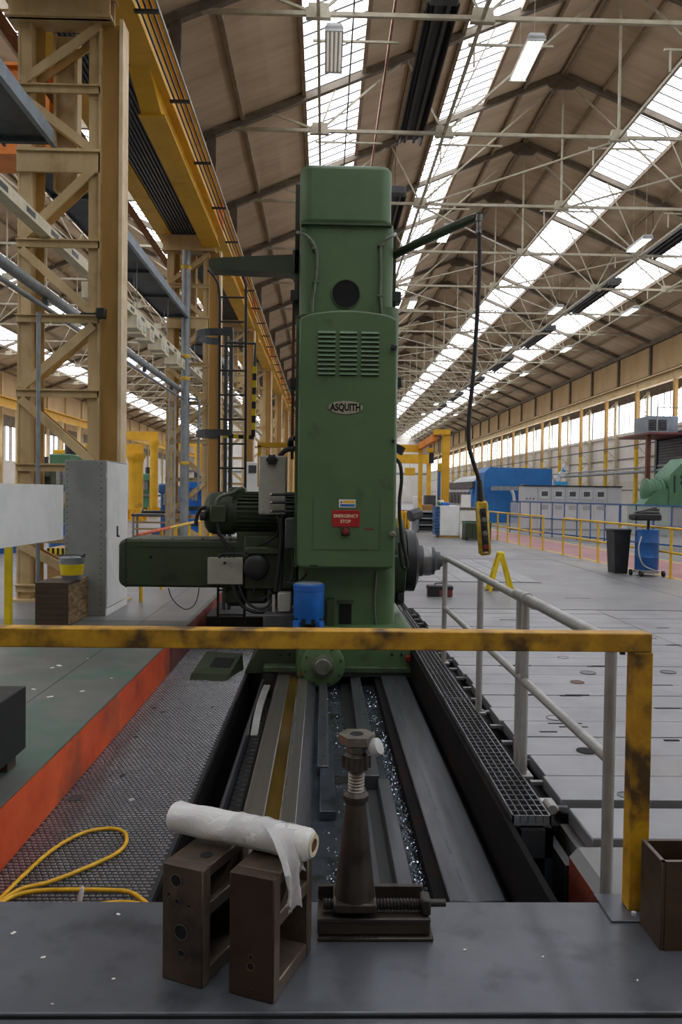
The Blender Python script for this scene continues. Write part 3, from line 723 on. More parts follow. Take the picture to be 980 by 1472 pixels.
# name plate
c = at(496.5, 586, CV)
pl = MB()
pl.lathe([(1, 0), (1, .006), (.96, .009)], (0, 0, 0), (0, 0, 1), 48)
pl.xf(Matrix.Translation((c.x, CV, c.z)) @ Matrix.Rotation(math.pi / 2, 4, 'X') @ Matrix.Diagonal((.178, .068, 1, 1)))
np_ = pl.build('name_plate', 'plaque', BM)
text('lettering', 'ASQUITH', .1, 'hole', np_, (c.x, CV - .0102, c.z - .001), sx=.74, bold=.0042)
# warning sticker
x0, x1, z0, z1 = ex(487, 511, 718, 729.5, CV)
st = MB().box(x0, x1, CV - .004, CV, z0, z1).build('warning_sticker', 'sign_white', BM)
w = x1 - x0; h = z1 - z0
MB().box(x0 + w * .26, x1 - w * .05, CV - .0055, CV - .004, z0 + h * .55, z1 - h * .14).build('yellow_band', 'sign_yellow', st)
MB().box(x0 + w * .08, x1 - w * .05, CV - .0055, CV - .004, z0 + h * .1, z0 + h * .42).build('blue_band', 'sign_blue', st)
MB().prism([(x0 + w * .08, z0 + h * .55), (x0 + w * .2, z0 + h * .55), (x0 + w * .14, z0 + h * .85)], CV - .0055, CV - .004).build('warning_mark', 'hole', st)
# emergency stop sign and button
x0, x1, z0, z1 = ex(477, 517, 733.5, 757.5, CV)
es = bev(MB().box(x0, x1, CV - .008, CV, z0, z1).build('emergency_sign', 'red_sign', BM), .003)
xc = (x0 + x1) / 2; zc = (z0 + z1) / 2
text('lettering', 'EMERGENCY', .046, 'sign_text', es, (xc, CV - .0095, zc + .026), sx=.98, bold=.0014)
text('lettering', 'STOP', .046, 'sign_text', es, (xc - .004, CV - .0095, zc - .03), sx=.98, bold=.0014)
for sx in (x0 + .015, x1 - .015):
    for sz in (z0 + .015, z1 - .015): MB().cyl((sx, CV - .011, sz), (sx, CV - .006, sz), .005, 8).build('screw', 'steel', es)
c = at(496.5, 764, CV)
bt = MB().box(c.x - .045, c.x + .045, CV - .03, CV, c.z - .045, c.z + .045, .01).build('stop_button', 'dark_part', BM)
MB().lathe([(.026, 0), (.034, .012), (.03, .026), (.015, .032)], (c.x, CV - .03, c.z), (0, -1, 0), 20).build('push_cap', 'red_button', bt)
x0, x1, z0, z1 = ex(523, 537, 759.5, 762, CV); MB().box(x0, x1, CV - .002, CV, z0, z1).build('faded_tag', 'toolbox_red', BM)
for px, py, r, m in ((564, 768, .034, 'jack_top'), (565.5, 500, .036, 'dark_part'), (565, 634, .02, 'dark_part')):
    c = at(px, py, CV); MB().lathe([(r * .5, 0), (r * .5, .02), (r, .03), (r, .05), (r * .6, .065)], (c.x, CV + .003, c.z), (0, -1, 0), 18).build('cover_knob', m, BM)
c = at(451, 814, CV); MB().box(c.x - .04, c.x + .04, CV - .003, CV + .01, c.z, c.z + .012).build('cover_scuff', 'hole', BM)
# --- conduits on the upper column
def conduit(pxs, Y, r, name='conduit', m='conduit', n=8):
    return MB().tube(spline([at(px, py, Y if yy is None else yy) for px, py, yy in pxs]), r, n).build(name, m, BM)
conduit([(427, 334, 8.7), (430, 334, 8.4), (438, 337, 8.32), (448, 347, 8.31), (454.5, 362, 8.31), (455.5, 385, 8.31), (452.5, 412, 8.31), (450, 430, 8.31), (449.5, 452, 8.32)], 8.3, .017)
conduit([(568, 336, 8.7), (566, 338, 8.4), (558, 341, 8.32), (550, 350, 8.31), (547, 360, 8.31), (547, 385, 8.31), (546.5, 415, 8.31), (547, 430, 8.31), (548.5, 452, 8.32)], 8.3, .017)
for px, py in ((452, 357), (453, 405), (547, 352), (546.5, 425)):
    c = at(px, py, 8.3); MB().box(c.x - .03, c.x + .03, 8.29, 8.345, c.z - .012, c.z + .012, .004).build('conduit_clip', 'conduit', BM)
conduit([(541, 822, 8.34), (539, 850, 8.33), (538.5, 875, 8.33), (541, 905, 8.33)], 8.3, .012)
# --- side rails and lugs on the column
for px, py in ((424, 426), (423, 552), (569.5, 428), (570.5, 550)):
    c = at(px, py, 8.7); MB().box(c.x - .05, c.x + .05, 8.65, 8.85, c.z - .06, c.z + .06, .01).build('side_lug', 'dark_part', BM)
pp('rack', 'rust_brown', BM, 419, 423, 430, 660, 8.9, 8.96)
# --- ram housing to the left
RY0, RY1 = 8.85, 9.6
x0, x1, z0, z1 = ex(170, 420, 776, 845, RY0)
rm = bev(MB().prism(rrect(x0, x1, z0, z1, .09, 6, (1, 0, 0, 1)), RY0, RY1).build('ram_housing', 'green_dark', BM), .03, 3, 40)
sx, _, _, _ = ex(180, 190, 776, 845, RY0)
MB().box(sx, sx + .012, RY0 - .004, RY1, z0 - .004, z1 + .004).build('end_seam', 'dark_part', rm)
MB().box(x0 + .2, x1 - .2, RY0 - .006, RY0, z1 - .09, z1 - .08).build('top_seam', 'dark_part', rm)
c = at(217, 801, RY0); MB().cyl((c.x, RY0 - .006, c.z), (c.x, RY0 + .01, c.z), .018, 12).build('plug_hole', 'hole', rm)
for px in (200, 246, 290, 330): c = at(px, 776, RY0); MB().cyl((c.x, RY0 + .08, c.z), (c.x, RY0 + .08, c.z + .012), .014, 8).build('cap_screw', 'dark_part', rm)
# small grey box on the ram
x0, x1, z0, z1 = ex(298, 349, 802, 840, 8.72)
jb = bev(MB().box(x0, x1, 8.72, 8.86, z0, z1).build('terminal_box', 'grey_box', BM), .006)
for px in (316, 323, 330, 336): c = at(px, 800, 8.78); MB().cyl((c.x, 8.78, c.z - .02), (c.x, 8.78, c.z + .03), .014, 8).build('cable_gland', 'dark_part', jb)
c = at(323, 809, 8.72); MB().cyl((c.x, 8.705, c.z), (c.x, 8.725, c.z), .016, 10).build('lock', 'dark_part', jb)
# head stock lumps between ram and column
pp('feed_box', 'green_dark', BM, 350, 428, 770, 848, 8.75, 9.7, .02)
c = at(369, 815, 8.75)
md = MB().lathe([(.14, 0), (.14, .08), (.12, .1), (.05, .11)], (c.x, 8.75, c.z), (0, -1, 0), 28).build('feed_motor', 'dark_part', BM)
pp('feed_arm', 'green_dark', BM, 352, 402, 786, 798, 8.66, 8.76, .02)
pp('lower_gearcase', 'green_dark', BM, 322, 352, 842, 872, 8.9, 9.4, .05); pp('lower_gearcase', 'green_dark', BM, 354, 384, 845, 868, 8.85, 9.4, .03)
pp('switch_cabinet', 'dark_grey', BM, 409.5, 427, 745, 789, 8.42, 8.8, .01)
sw = pp('control_box', 'grey_box', BM, 371.5, 411, 655, 740, 8.55, 8.8, .012)
c = at(391, 661, 8.55); MB().lathe([(.05, 0), (.055, .02), (.05, .05), (.025, .06)], (c.x, 8.55, c.z), (0, -1, 0), 16).build('rotary_switch', 'black', sw)
for k in range(6):
    a = k * math.pi / 3; MB().cyl((c.x + .05 * math.cos(a), 8.5, c.z + .05 * math.sin(a)), (c.x + .05 * math.cos(a), 8.54, c.z + .05 * math.sin(a)), .014, 8).build('switch_lobe', 'black', sw)
for py in (711, 722.5, 735):
    a = at(391, py, 8.5); b = at(424, py, 8.5)
    h_ = MB().cyl((a.x, 8.5, a.z), (b.x, 8.5, b.z), .015, 10).build('hose', 'black', sw)
    MB().cyl((a.x - .02, 8.5, a.z), (a.x, 8.5, a.z), .018, 8).cyl((b.x, 8.5, b.z), (b.x + .02, 8.5, b.z), .018, 8).build('ferrule', 'steel', sw)
# yellow bracket arm above the control box
ya = BM
pp('bracket_arm', 'crane_yellow', ya, 370, 422, 636, 643, 9.1, 9.2); pp('bracket_upright', 'crane_yellow', ya, 370, 375, 640, 700, 9.1, 9.16)
for a, b, py in ((398, 424, 655), (412, 424, 640)): conduit([(a + 4, py, 8.9), ((a + b) / 2, py - 8, 8.85), (b, py - 10, 8.8)], 8.8, .03, 'cable_loop', 'black')
# --- main drive motor
Yc = 9.05; a = at(337, 738, Yc); b = at(425, 738, Yc)
mt = MB().cyl((a.x, Yc, a.z), (b.x, Yc, b.z), .225, 32).build('drive_motor', 'green_dark', BM)
for k in range(30):
    an = 2 * math.pi * k / 30
    MB().box(a.x + .05, b.x, Yc - .006, Yc + .006, a.z + .22, a.z + .255).xf(Matrix.Translation((0, Yc, a.z)) @ Matrix.Rotation(an, 4, 'X') @ Matrix.Translation((0, -Yc, -a.z))).build('cooling_fin', 'green_dark', mt)
c = at(296, 738, Yc)
MB().lathe([(.06, -.02), (.17, 0), (.225, .04), (.245, .09), (.245, a.x - c.x)], (c.x, Yc, a.z), (1, 0, 0), 32).build('fan_cowl', 'green_dark', mt)
x0, x1, z0, z1 = ex(301, 325, 726, 752, 8.7); MB().box(x0, x1, 8.72, 8.86, z0, z1, .015).build('terminal_cover', 'green_dark', mt)
x0, x1, z0, z1 = ex(328, 352, 700, 720, 8.9); MB().box(x0, x1, 8.9, 9.15, z0, z1, .03).build('lifting_block', 'green_dark', mt)
MB().box(a.x + .05, b.x, Yc - .2, Yc + .2, a.z - .32, a.z - .2).build('foot', 'green_dark', mt)
conduit([(312, 726, 8.75), (313, 718, 8.75), (320, 712, 8.76), (332, 709, 8.8), (342, 704, 8.88)], 8.8, .022, 'conduit', 'conduit')
conduit([(297, 729, 8.8), (288, 732, 8.8), (283, 742, 8.8), (281, 756, 8.8)], 8.8, .022, 'cable', 'black')
conduit([(313, 750, 8.72), (316, 768, 8.72), (326, 784, 8.72), (336, 797, 8.72)], 8.7, .02, 'cable', 'black')
MB().cyl(at(296, 742, 8.8), at(288, 742, 8.8), .05, 12).build('cable_gland', 'dark_part', BM)
# cables draped round the head
for pts, r in (([(314, 802, 8.6), (320, 797, 8.6), (345, 796, 8.6), (356, 800, 8.6)], .014), ([(335, 840, 8.6), (340, 858, 8.6), (352, 874, 8.6), (372, 880, 8.6), (392, 874, 8.6), (402, 850, 8.6), (405, 800, 8.6), (406, 740, 8.5)], .02),
               ([(343, 840, 8.6), (352, 862, 8.6), (368, 874, 8.6), (384, 872, 8.6), (394, 855, 8.6)], .014), ([(404, 745, 8.5), (404, 780, 8.5), (400, 820, 8.5), (396, 850, 8.5)], .026),
               ([(420, 790, 8.35), (421, 812, 8.35), (419, 832, 8.35), (412, 838, 8.35), (411, 830, 8.35)], .018), ([(441, 824, 8.3), (434, 832, 8.3), (424, 838, 8.3), (412, 838, 8.3)], .014),
               ([(366, 842, 8.65), (366, 852, 8.65), (375, 862, 8.65), (390, 852, 8.65)], .012), ([(398, 740, 8.5), (401, 752, 8.5), (398, 768, 8.6), (385, 778, 8.7), (370, 784, 8.7)], .013)):
    conduit(pts, 8.5, r, 'cable', 'black')
conduit([(242, 845, 8.9), (246, 858, 8.9), (256, 870, 8.9), (268, 876, 8.9), (279, 870, 8.9), (284, 858, 8.9), (286, 845, 8.9)], 8.9, .006, 'drooping_wire', 'black', 6)
pp('limit_box', 'grey_box', BM, 399, 418, 853, 880, 8.4, 8.6, .01); pp('lever', 'grey_box', BM, 391, 395, 855, 882, 8.5, 8.53)
pp('way_cover', 'dark_grey', BM, 378, 422, 884, 905, 8.3, 9.0, .01)
# --- head and spindle on the right
Yc = 9.2
def sx(px, py=806): return at(px, py, Yc)
zc = sx(600).z
hd = MB().lathe([(.5, 0), (.5, .14), (.36, .17)], (at(560, 806, Yc).x, Yc, zc), (1, 0, 0), 32).build('spindle_head', 'green_dark', BM)
MB().lathe([(.36, 0), (.36, .1), (.27, .14), (.2, .15)], (sx(582).x, Yc, zc), (1, 0, 0), 32).build('face_plate', 'dark_part', hd)
sp = MB().lathe([(.185, 0), (.185, .1), (.17, .11), (.165, .24), (.12, .26), (.11, .28), (.11, .31), (.075, .315), (.06, .36)], (sx(594).x, Yc, zc), (1, 0, 0), 32).build('spindle', 'dark_grey', BM)
MB().lathe([(.176, .105), (.178, .14), (.176, .2)], (sx(594).x, Yc, zc), (1, 0, 0), 32).build('spindle_collar', 'steel', sp)
MB().box(sx(630).x, sx(638).x, Yc - .03, Yc + .03, zc - .03, zc + .03, .008).build('drive_key', 'steel', sp)
pp('head_lower', 'green_dark', BM, 568, 581, 830, 870, 8.95, 9.6, .02); pp('clamp', 'black', BM, 571, 581, 852, 866, 8.8, 8.95, .01)
conduit([(569, 660, 8.6), (575, 668, 8.5), (577, 690, 8.5), (574, 720, 8.5), (575, 750, 8.5), (580, 785, 8.5), (585, 808, 8.5), (584, 817, 8.5), (578, 812, 8.5), (574, 780, 8.5)], 8.5, .02, 'cable', 'black')
conduit([(574, 735, 8.6), (576, 770, 8.6), (578, 800, 8.6)], 8.6, .015, 'cable', 'dark_grey')
pp('yellow_tag', 'bright_yellow', BM, 571, 576, 744, 758, 8.75, 8.78); pp('side_handle', 'steel', BM, 564, 572, 798, 801, 8.2, 8.24)
c = at(571, 645, 8.7); MB().cyl((c.x, 8.7, c.z - .05), (c.x + .04, 8.7, c.z + .03), .06, 12).build('side_lug', 'dark_part', BM)
# --- tail arm at the top left
x0, x1, z0, z1 = ex(300, 428, 364, 388, 8.8)
MB().prism([(x0, z0 + .03), (x0 + .1, z0), (x1 - .1, z0 - .02), (x1, z0 - .06), (x1, z1), (x0 + .02, z1 - .06), (x0, z1 - .08)], 8.8, 9.05).build('tail_arm', 'green_dark', BM)
pp('arm_bracket', 'green_dark', BM, 420, 431, 358, 395, 8.75, 9.1, .015)
# --- pendant boom and control pendant
tip = at(688, 312, 7.3)
MB().tube(spline([at(564, 368, 8.6), at(600, 350, 8.25), at(650, 327, 7.7), at(678, 315, 7.42), tip]), [.045] * 33, 12).build('pendant_boom', 'green_dark', BM)
MB().lathe([(.034, 0), (.034, .06), (.024, .07), (.024, .14), (.03, .14), (.03, .17)], (tip.x, tip.y, tip.z + .02), (0, 0, -1), 14).build('boom_swivel', 'steel', BM)
pd = thing('control_pendant', 'yellow push button control pendant hanging on a black cable', 'pendant', tuple(at(692, 700, 7.3)))
MB().tube(spline([at(689, 325, 7.3), at(688.5, 400, 7.3), at(684, 480, 7.3), at(680, 540, 7.3), at(674, 600, 7.3), at(674, 640, 7.3), at(682, 670, 7.3), at(688, 690, 7.3), at(690, 722, 7.3)], 10), .02, 10).build('cable', 'black', pd)
MB().tube([at(689, 690, 7.3), at(690, 706, 7.3), at(691, 724, 7.3)], [.024, .034, .04], 12).build('cable_boot', 'dark_part', pd)
a = at(691.5, 720, 7.3); b = at(697, 798, 7.3); ax = (b - a).normalized(); L_ = (b - a).length
mtx = Matrix.Translation(a) @ Matrix.Rotation(math.atan2(ax.x, -ax.z), 4, 'Y').inverted()
hs = MB().box(-.055, .055, -.05, .05, -L_, 0, .02).xf(mtx).build('housing', 'pendant_yellow', pd)
MB().box(-.03, .03, -.056, -.04, -L_ * .93, -L_ * .14, .004).xf(mtx).build('button_strip', 'dark_part', pd)
for k in range(6):
    z = -L_ * (.22 + .125 * k)
    MB().lathe([(.024, 0), (.024, .01), (.014, .014)], (0, -.056, z), (0, -1, 0), 14).xf(mtx).build('push_button', 'red_button' if k == 5 else 'steel' if k % 2 else 'black', pd)
    MB().box(-.012, .012, -.062, -.056, z - .06 + .005, z - .06 + .018).xf(mtx).build('button_legend', 'lamp_body', pd)
# ================================================================== LADDER, PLATFORM, STRIPED GUARD
LY = 9.9
ld = thing('caged_ladder', 'black steel ladder with hoops behind the green ram', 'ladder', tuple(at(330, 900, LY)))
for pts in ([(299, 388), (307, 396), (313.5, 408), (316, 430), (315, 600), (313, 897)], [(345, 388), (350, 398), (353.5, 412), (353, 600), (351, 897)]):
    MB().tube([at(px, py, LY) for px, py in pts], .017, 8).build('stile', 'black', ld)
for k in range(15):
    py = 392 + 35.1 * k if k else 394
    a = at(307 if k == 0 else 315, py, LY); b = at(351, py, LY); MB().cyl(a, (b.x, LY, a.z), .012, 8).build('rung', 'black', ld)
for py, w in ((478, .09), (622, .08)):
    a = at(316, py, LY)
    pts = [(a.x + .32 * math.cos(t) - .02, LY + .28 - .33 * math.sin(t), a.z) for t in [math.radians(k) for k in range(60, 270, 15)]]
    hb = MB()
    for p, q in zip(pts, pts[1:]): hb.bar(p, q, .012, w)
    hb.build('hoop', 'dark_grey', ld)
pf = thing('step_platform', 'low black platform with a ribbed top behind the boring machine', 'platform', (-1.1, 10.4, -.3))
x0 = at(296, 885, 10.0).x
MB().box(x0, -.72, 10.05, 11.3, -.325, -.03).build('body', 'black', pf)
for k in range(24): MB().box(x0, -.72, 10.06 + k * .052, 10.085 + k * .052, -.03, -.012).build('tread_rib', 'dark_grey', pf)
gdd = thing('striped_guard', 'yellow and black striped guard frame beside the black ladder', 'guard', tuple(at(365, 630, 10.1)))
def stripe(a, b, w, n):
    for i in range(n):
        MB().bar(a.lerp(b, i / n), a.lerp(b, (i + 1) / n), w).build('stripe', 'bright_yellow' if i % 2 == 0 else 'black', gdd)
stripe(at(366, 527, 10.1), at(364, 628, 10.1), .05, 10); stripe(at(321, 626, 10.1), at(365, 629, 10.1), .05, 6)
MB().tube([at(325, 492, 10.1), at(367, 494, 10.1), at(366, 527, 10.1)], .02, 8).build('frame', 'dark_grey', gdd)
ms = thing('cable_mast', 'dark steel mast rising behind the black ladder', 'mast', (at(330, 700, 10.6).x, 10.6, 0))
for a, b in ((321, 325), (328, 333)):
    pp('profile', 'dark_grey', ms, a, b, 475, 880, 10.6, 10.7)
pp('tie_plate', 'dark_grey', ms, 320, 334, 470, 480, 10.59, 10.72)
# ================================================================== FOREGROUND
# ---- steel deck plate at the front
dp = struct(part('deck_plate', 'plate', None, (-1.6, 1.76, 2.36, 3.01, -.012, 0.0), bev=.004))
struct(part('deck_frame', 'pit_black', None, (-1.6, 1.76, 2.38, 2.98, -.12, -.012)))
struct(part('deck_plate_near', 'plate', None, (-1.6, 1.76, -2.0, 2.352, -.03, -.015)))
# ---- tread plate walkway on the left of the bed
tp = sroot('floor_tread')
part('tread_plate', 'tread', tp, (-1.6, -.785, 2.6, 13.9, -.345, -.325))
lug = MB()
for j in range(int(7.6 / .031)):
    y = 3.3 + j * .031
    for i in range(25):
        x = -1.585 + i * .032 + (.016 if j % 2 else 0)
        if x > -.81: continue
        z = -.325; a, b = .0125, .0055
        lug._add([(x - a, y - b, z), (x + a, y - b, z), (x + a, y + b, z), (x - a, y + b, z), (x - a * .7, y - b * .4, z + .005), (x + a * .7, y - b * .4, z + .005), (x + a * .7, y + b * .4, z + .005), (x - a * .7, y + b * .4, z + .005)],
                 [(4, 5, 6, 7), (0, 1, 5, 4), (1, 2, 6, 5), (2, 3, 7, 6), (3, 0, 4, 7)])
stuff(lug.build('tread_lugs', 'tread_lug', tp, False))
part('edge_strip', 'dark_part', tp, (-.795, -.78, 2.6, 13.9, -.36, -.318))
for k in range(5): part('plate_joint', 'black', tp, (-1.6, -.785, 4.35 + 2.0 * k, 4.356 + 2.0 * k, -.325, -.3235))
# washers and scrap lying on it
def scrap(name, px, py, z, r, m, label, cat, hole=False):
    p = gnd(px, py, z)
    b = MB().lathe([(r, 0), (r, .004), (r * .45, .004), (r * .45, 0)] if hole else [(r, 0), (r * 1.02, .003), (r, .006)], tuple(p), (0, 0, 1), 18, cap=not hole)
    tag(b.build(name, m), label, cat)
scrap('steel_disc', 107, 1148, -.321, .045, 'dark_grey', 'dark round steel disc lying against the red kerb', 'disc')
scrap('washer', 189, 1150, -.321, .017, 'lamp_body', 'small bright washer on the tread plate', 'washer', True)
for i, (px, py) in enumerate(((221, 1018), (234, 1024), (176, 1115), (305, 1017), (196, 1060))):
    p = gnd(px, py, -.322)
    tag(MB().box(p.x - .02, p.x + .02, p.y - .012, p.y + .012, -.322, -.316, .003, .5 * i).build('metal_chip', 'dark_part'), 'small dark metal chip on the tread plate', 'scrap', 'chips on the tread plate')
# green wedge-shaped tray
wt = thing('wedge_block', 'green wedge shaped cover with a dark slot lying on the tread plate', 'cover', tuple(gnd(305, 975, -.325)))
p = [gnd(272, 977, -.32), gnd(322, 979, -.32), gnd(350, 962, -.32), gnd(300, 958, -.32)]
hN, hF = .06, .16
q = [p[0] + Vector((0.02, .02, hN)), p[1] + Vector((.05, .02, hN)), p[2] + Vector((-.02, .05, hF)), p[3] + Vector((-.03, .05, hF))]
MB()._add([*p, *q], [(3, 2, 1, 0), (4, 5, 6, 7), (0, 1, 5, 4), (1, 2, 6, 5), (2, 3, 7, 6), (3, 0, 4, 7)]).build('shell', 'green_dark', wt)
def lp(u, v, up=.002): return q[0].lerp(q[1], u).lerp(q[3].lerp(q[2], u), v) + Vector((0, 0, up))
MB()._add([lp(.35, .3), lp(.9, .3), lp(.9, .72), lp(.35, .72), lp(.35, .3, .006), lp(.9, .3, .006), lp(.9, .72, .006), lp(.35, .72, .006)], [(0, 1, 2, 3), (4, 5, 6, 7), (0, 1, 5, 4), (1, 2, 6, 5), (2, 3, 7, 6), (3, 0, 4, 7)]).build('slot', 'hole', wt)
# ---- machine bed
Z = -.3
bd = thing('machine_bed', 'long cast machine bed with bright slideways sunk in the pit', 'machine bed', (0, 3.2, -.85))
YB0, YB1 = 3.2, 13.5
part('bed_body', 'bed_blue', bd, (-.14, .60, YB0, YB1, -.85, -.42))
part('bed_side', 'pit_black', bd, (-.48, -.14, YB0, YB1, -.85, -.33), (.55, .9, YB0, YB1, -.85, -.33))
part('slideway', 'way', bd, (-.455, -.325, YB0, YB1, -.4, Z), bev=.006); part('slideway', 'way', bd, (-.235, -.135, YB0, YB1, -.4, Z), bev=.006)
part('oil_channel', 'oil', bd, (-.325, -.235, YB0, YB1, -.4, Z - .012))
part('slideway', 'way_dark', bd, (.615, .88, 3.58, YB1, -.38, Z), bev=.006)
part('slideway_groove', 'bed_blue', bd, (.69, .705, 3.6, YB1, Z, Z + .001))
MB().prism([(-.135, Z - .005), (-.055, -.39), (-.055, -.45), (-.135, -.45)], YB0, YB1).build('sloped_flank', 'way_dark', bd)
# centre trough: rack strips, keeper plates and slots
part('rack_strip', 'way_dark', bd, (-.02, .06, 5.5, YB1, -.42, -.345), bev=.004)
part('keeper_plate', 'bed_blue', bd, (.0, .1, 4.75, 6.4, -.42, -.36), bev=.004)
part('inner_rail', 'way_dark', bd, (.30, .405, 5.25, YB1, -.42, -.32), bev=.004)
part('inner_rail', 'way_dark', bd, (.39, .47, YB0, 5.25, -.42, -.34), bev=.004)
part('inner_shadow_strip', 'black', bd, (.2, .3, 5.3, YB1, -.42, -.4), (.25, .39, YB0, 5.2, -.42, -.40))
part('chain_track', 'way_dark', bd, (.27, .31, YB0, 5.2, -.41, -.385))
for (a, b, y0, y1) in ((.08, .17, 6.9, 7.05), (.09, .2, 5.35, 5.5), (.1, .19, 4.15, 4.3), (.06, .2, 3.85, 4.02)):
    part('cross_slot', 'hole', bd, (a, b, y0, y1, -.425, -.417))
for k in range(9):
    for x in (-.005, .355):
        MB().cyl((x + .03, 5.7 + k * .5, -.35), (x + .03, 5.7 + k * .5, -.318 if x > 0 else -.343), .012, 8).build('bolt', 'black', bd)
# bluish swarf lying along the bed
sw = MB(); rs = random.Random(3)
for k in range(2600):
    y = 3.3 + 3.2 * rs.random() ** 1.3; t = (y - 3.3) / 3.2
    x = .475 + .10 * rs.random() if rs.random() < .8 else rs.uniform(.02, .28)
    z = -.418 + rs.random() * .03 * (1 - t) if x > .45 else -.418
    s_ = rs.uniform(.004, .011); an = rs.random() * 6.28; dx, dy = math.cos(an) * s_, math.sin(an) * s_
    sw._add([(x - dx, y - dy, z), (x + dy * .5, y - dx * .5, z + rs.random() * .012), (x + dx, y + dy, z + rs.random() * .006), (x - dy * .5, y + dx * .5, z + rs.random() * .012)], [(0, 1, 2, 3)])
for k in range(500):
    y = rs.uniform(6.0, 8.0); x = rs.choice((rs.uniform(.05, .28), rs.uniform(.42, .56))); z = -.416; s_ = rs.uniform(.004, .012); an = rs.random() * 6.28; dx, dy = math.cos(an) * s_, math.sin(an) * s_
    sw._add([(x - dx, y - dy, z), (x + dy * .5, y - dx * .5, z + rs.random() * .012), (x + dx, y + dy, z + rs.random() * .006), (x - dy * .5, y + dx * .5, z + .004)], [(0, 1, 2, 3)])
so = sw.build('swarf', 'swarf', None, False); tag(so, 'glittering bluish metal swarf lying along the machine bed', 'swarf', kind='stuff')
# cable chain in the gap left of the bed
cc = thing('cable_chain', 'black drag chain lying in the gap beside the bright slideway', 'cable chain', (-.55, 3.4, -.85))
for k in range(44): MB().box(-.585, -.485, 3.45 + k * .09, 3.53 + k * .09, -.5, -.42, .008).build('chain_link', 'black', cc)
part('tray_wall', 'way_dark', cc, (-.61, -.59, 3.3, 8.0, -.85, -.33))
part('chain_floor', 'black', cc, (-.59, -.482, 3.3, 8.0, -.85, -.52))
a = spline([(-.53, 7.6, -.30), (-.53, 7.2, -.27), (-.54, 6.75, -.30), (-.55, 6.4, -.42)], 6); cb_ = MB()
for p, q_ in zip(a, a[1:]): cb_.bar(p, q_, .06, .02)
cb_.build('curved_strap', 'galv', cc)
# ---- gratings along the right edge of the pit
def grating(y0, y1, label):
    g = thing('floor_grating', label, 'grating', (1.06, y0, -.05))
    X0, X1 = .963, 1.157
    part('frame', 'grating', g, (X0, X0 + .008, y0, y1, -.05, 0)); part('frame', 'grating', g, (X1 - .008, X1, y0, y1, -.05, 0))
    part('frame', 'grating', g, (X0, X1, y0, y0 + .008, -.05, 0)); part('frame', 'grating', g, (X0, X1, y1 - .008, y1, -.05, 0))
    n = 5; lm = MB().box(-.0025, .0025, y0, y1, -.035, -.001).mesh('bearing_bar', 'grating', False)
    for k in range(1, n):
        o = link('bearing_bar', lm, g); o.matrix_parent_inverse = g.matrix_basis.inverted(); o.location = (X0 + (X1 - X0) * k / n, 0, 0)
    cm = MB().box(X0, X1, -.003, .003, -.03, -.001).mesh('cross_bar', 'grating', False)
    k = 1
    while y0 + k * .068 < y1 - .02:
        o = link('cross_bar', cm, g); o.matrix_parent_inverse = g.matrix_basis.inverted(); o.location = (0, y0 + k * .068, 0); k += 1
    return g
grating(3.83, 6.05, 'steel bar grating ending beside the grey handrail foot')
grating(6.07, 8.35, 'steel bar grating strip next to the green saddle')
grating(8.37, 10.6, 'steel bar grating strip under the spindle head'); 
part('grating_support', 'black', pitr, (.96, 1.0, 3.8, 14, -.9, -.06), (1.12, 1.16, 3.8, 14, -.9, -.06), (.96, 1.16, 3.8, 3.83, -.2, -.06))
# ---- slotted floor plates
tf_ = sroot('floor_slotted')
part('plate_bed', 'black', tf_, (1.3, 7.4, 3.99, 10.85, -.4, -.075)); part('bed_edge', 'black', tf_, (1.2, 1.3, 3.99, 14, -.6, -.12), (1.16, 1.2, 3.6, 14, -.6, -.14))
PW = .357
for k in range(19):
    y = 4.03 + k * PW
    jx = 3.85
    part('cast_plate', 'cast_plate', tf_, (1.27 + (.02 if k % 2 else 0), jx - .006, y + .006, y + PW - .006, -.075, 0 - .0015 * (k % 3)), bev=.003)
    part('cast_plate', 'cast_plate', tf_, (jx + .006, 7.4, y + .006, y + PW - .006, -.075, -.0015 * ((k + 1) % 3)), bev=.003)
    part('slot_lip', 'cast_plate', tf_, (1.2, 1.3, y - .02, y + .012, -.05, -.03))
part('cast_plate', 'cast_plate', tf_, (1.29, 2.6, 3.62, 3.98, -.1, -.02), bev=.006)
part('cast_plate', 'cast_plate', tf_, (2.63, 4.6, 3.4, 3.98, -.1, -.01), bev=.006)
rs = random.Random(5)
for px, py in ((598, 1002), (720, 951), (740, 951), (672, 910), (818, 1002), (826, 998), (862, 957), (880, 940), (905, 930), (930, 918), (955, 905), (862, 912), (897, 912), (700, 926), (844, 952), (960, 925), (690, 905)):
    p = gnd(px, py); k = round((p.y - 4.03) / PW); y = 4.03 + k * PW
    if p.x < 1.4: p.x = 1.6
    part('tee_slot_opening', 'hole', tf_, (p.x - .06, p.x + .04, y - .02, y + .002, -.01, .0012)); part('tee_slot_opening', 'hole', tf_, (p.x - .01, p.x + .11, y - .001, y + .02, -.01, .0012))
for px, py, w in ((812, 1040, .12), (824, 1045, .1), (950, 985, .1), (960, 1018, .1), (965, 1064, .05), (788, 1052, .06), (830, 860, .2), (735, 891, .15)):
    p = gnd(px, py); part('dark_mark', 'hole', tf_, (p.x - w, p.x + w, p.y - .012, p.y + .012, -.01, .0013))
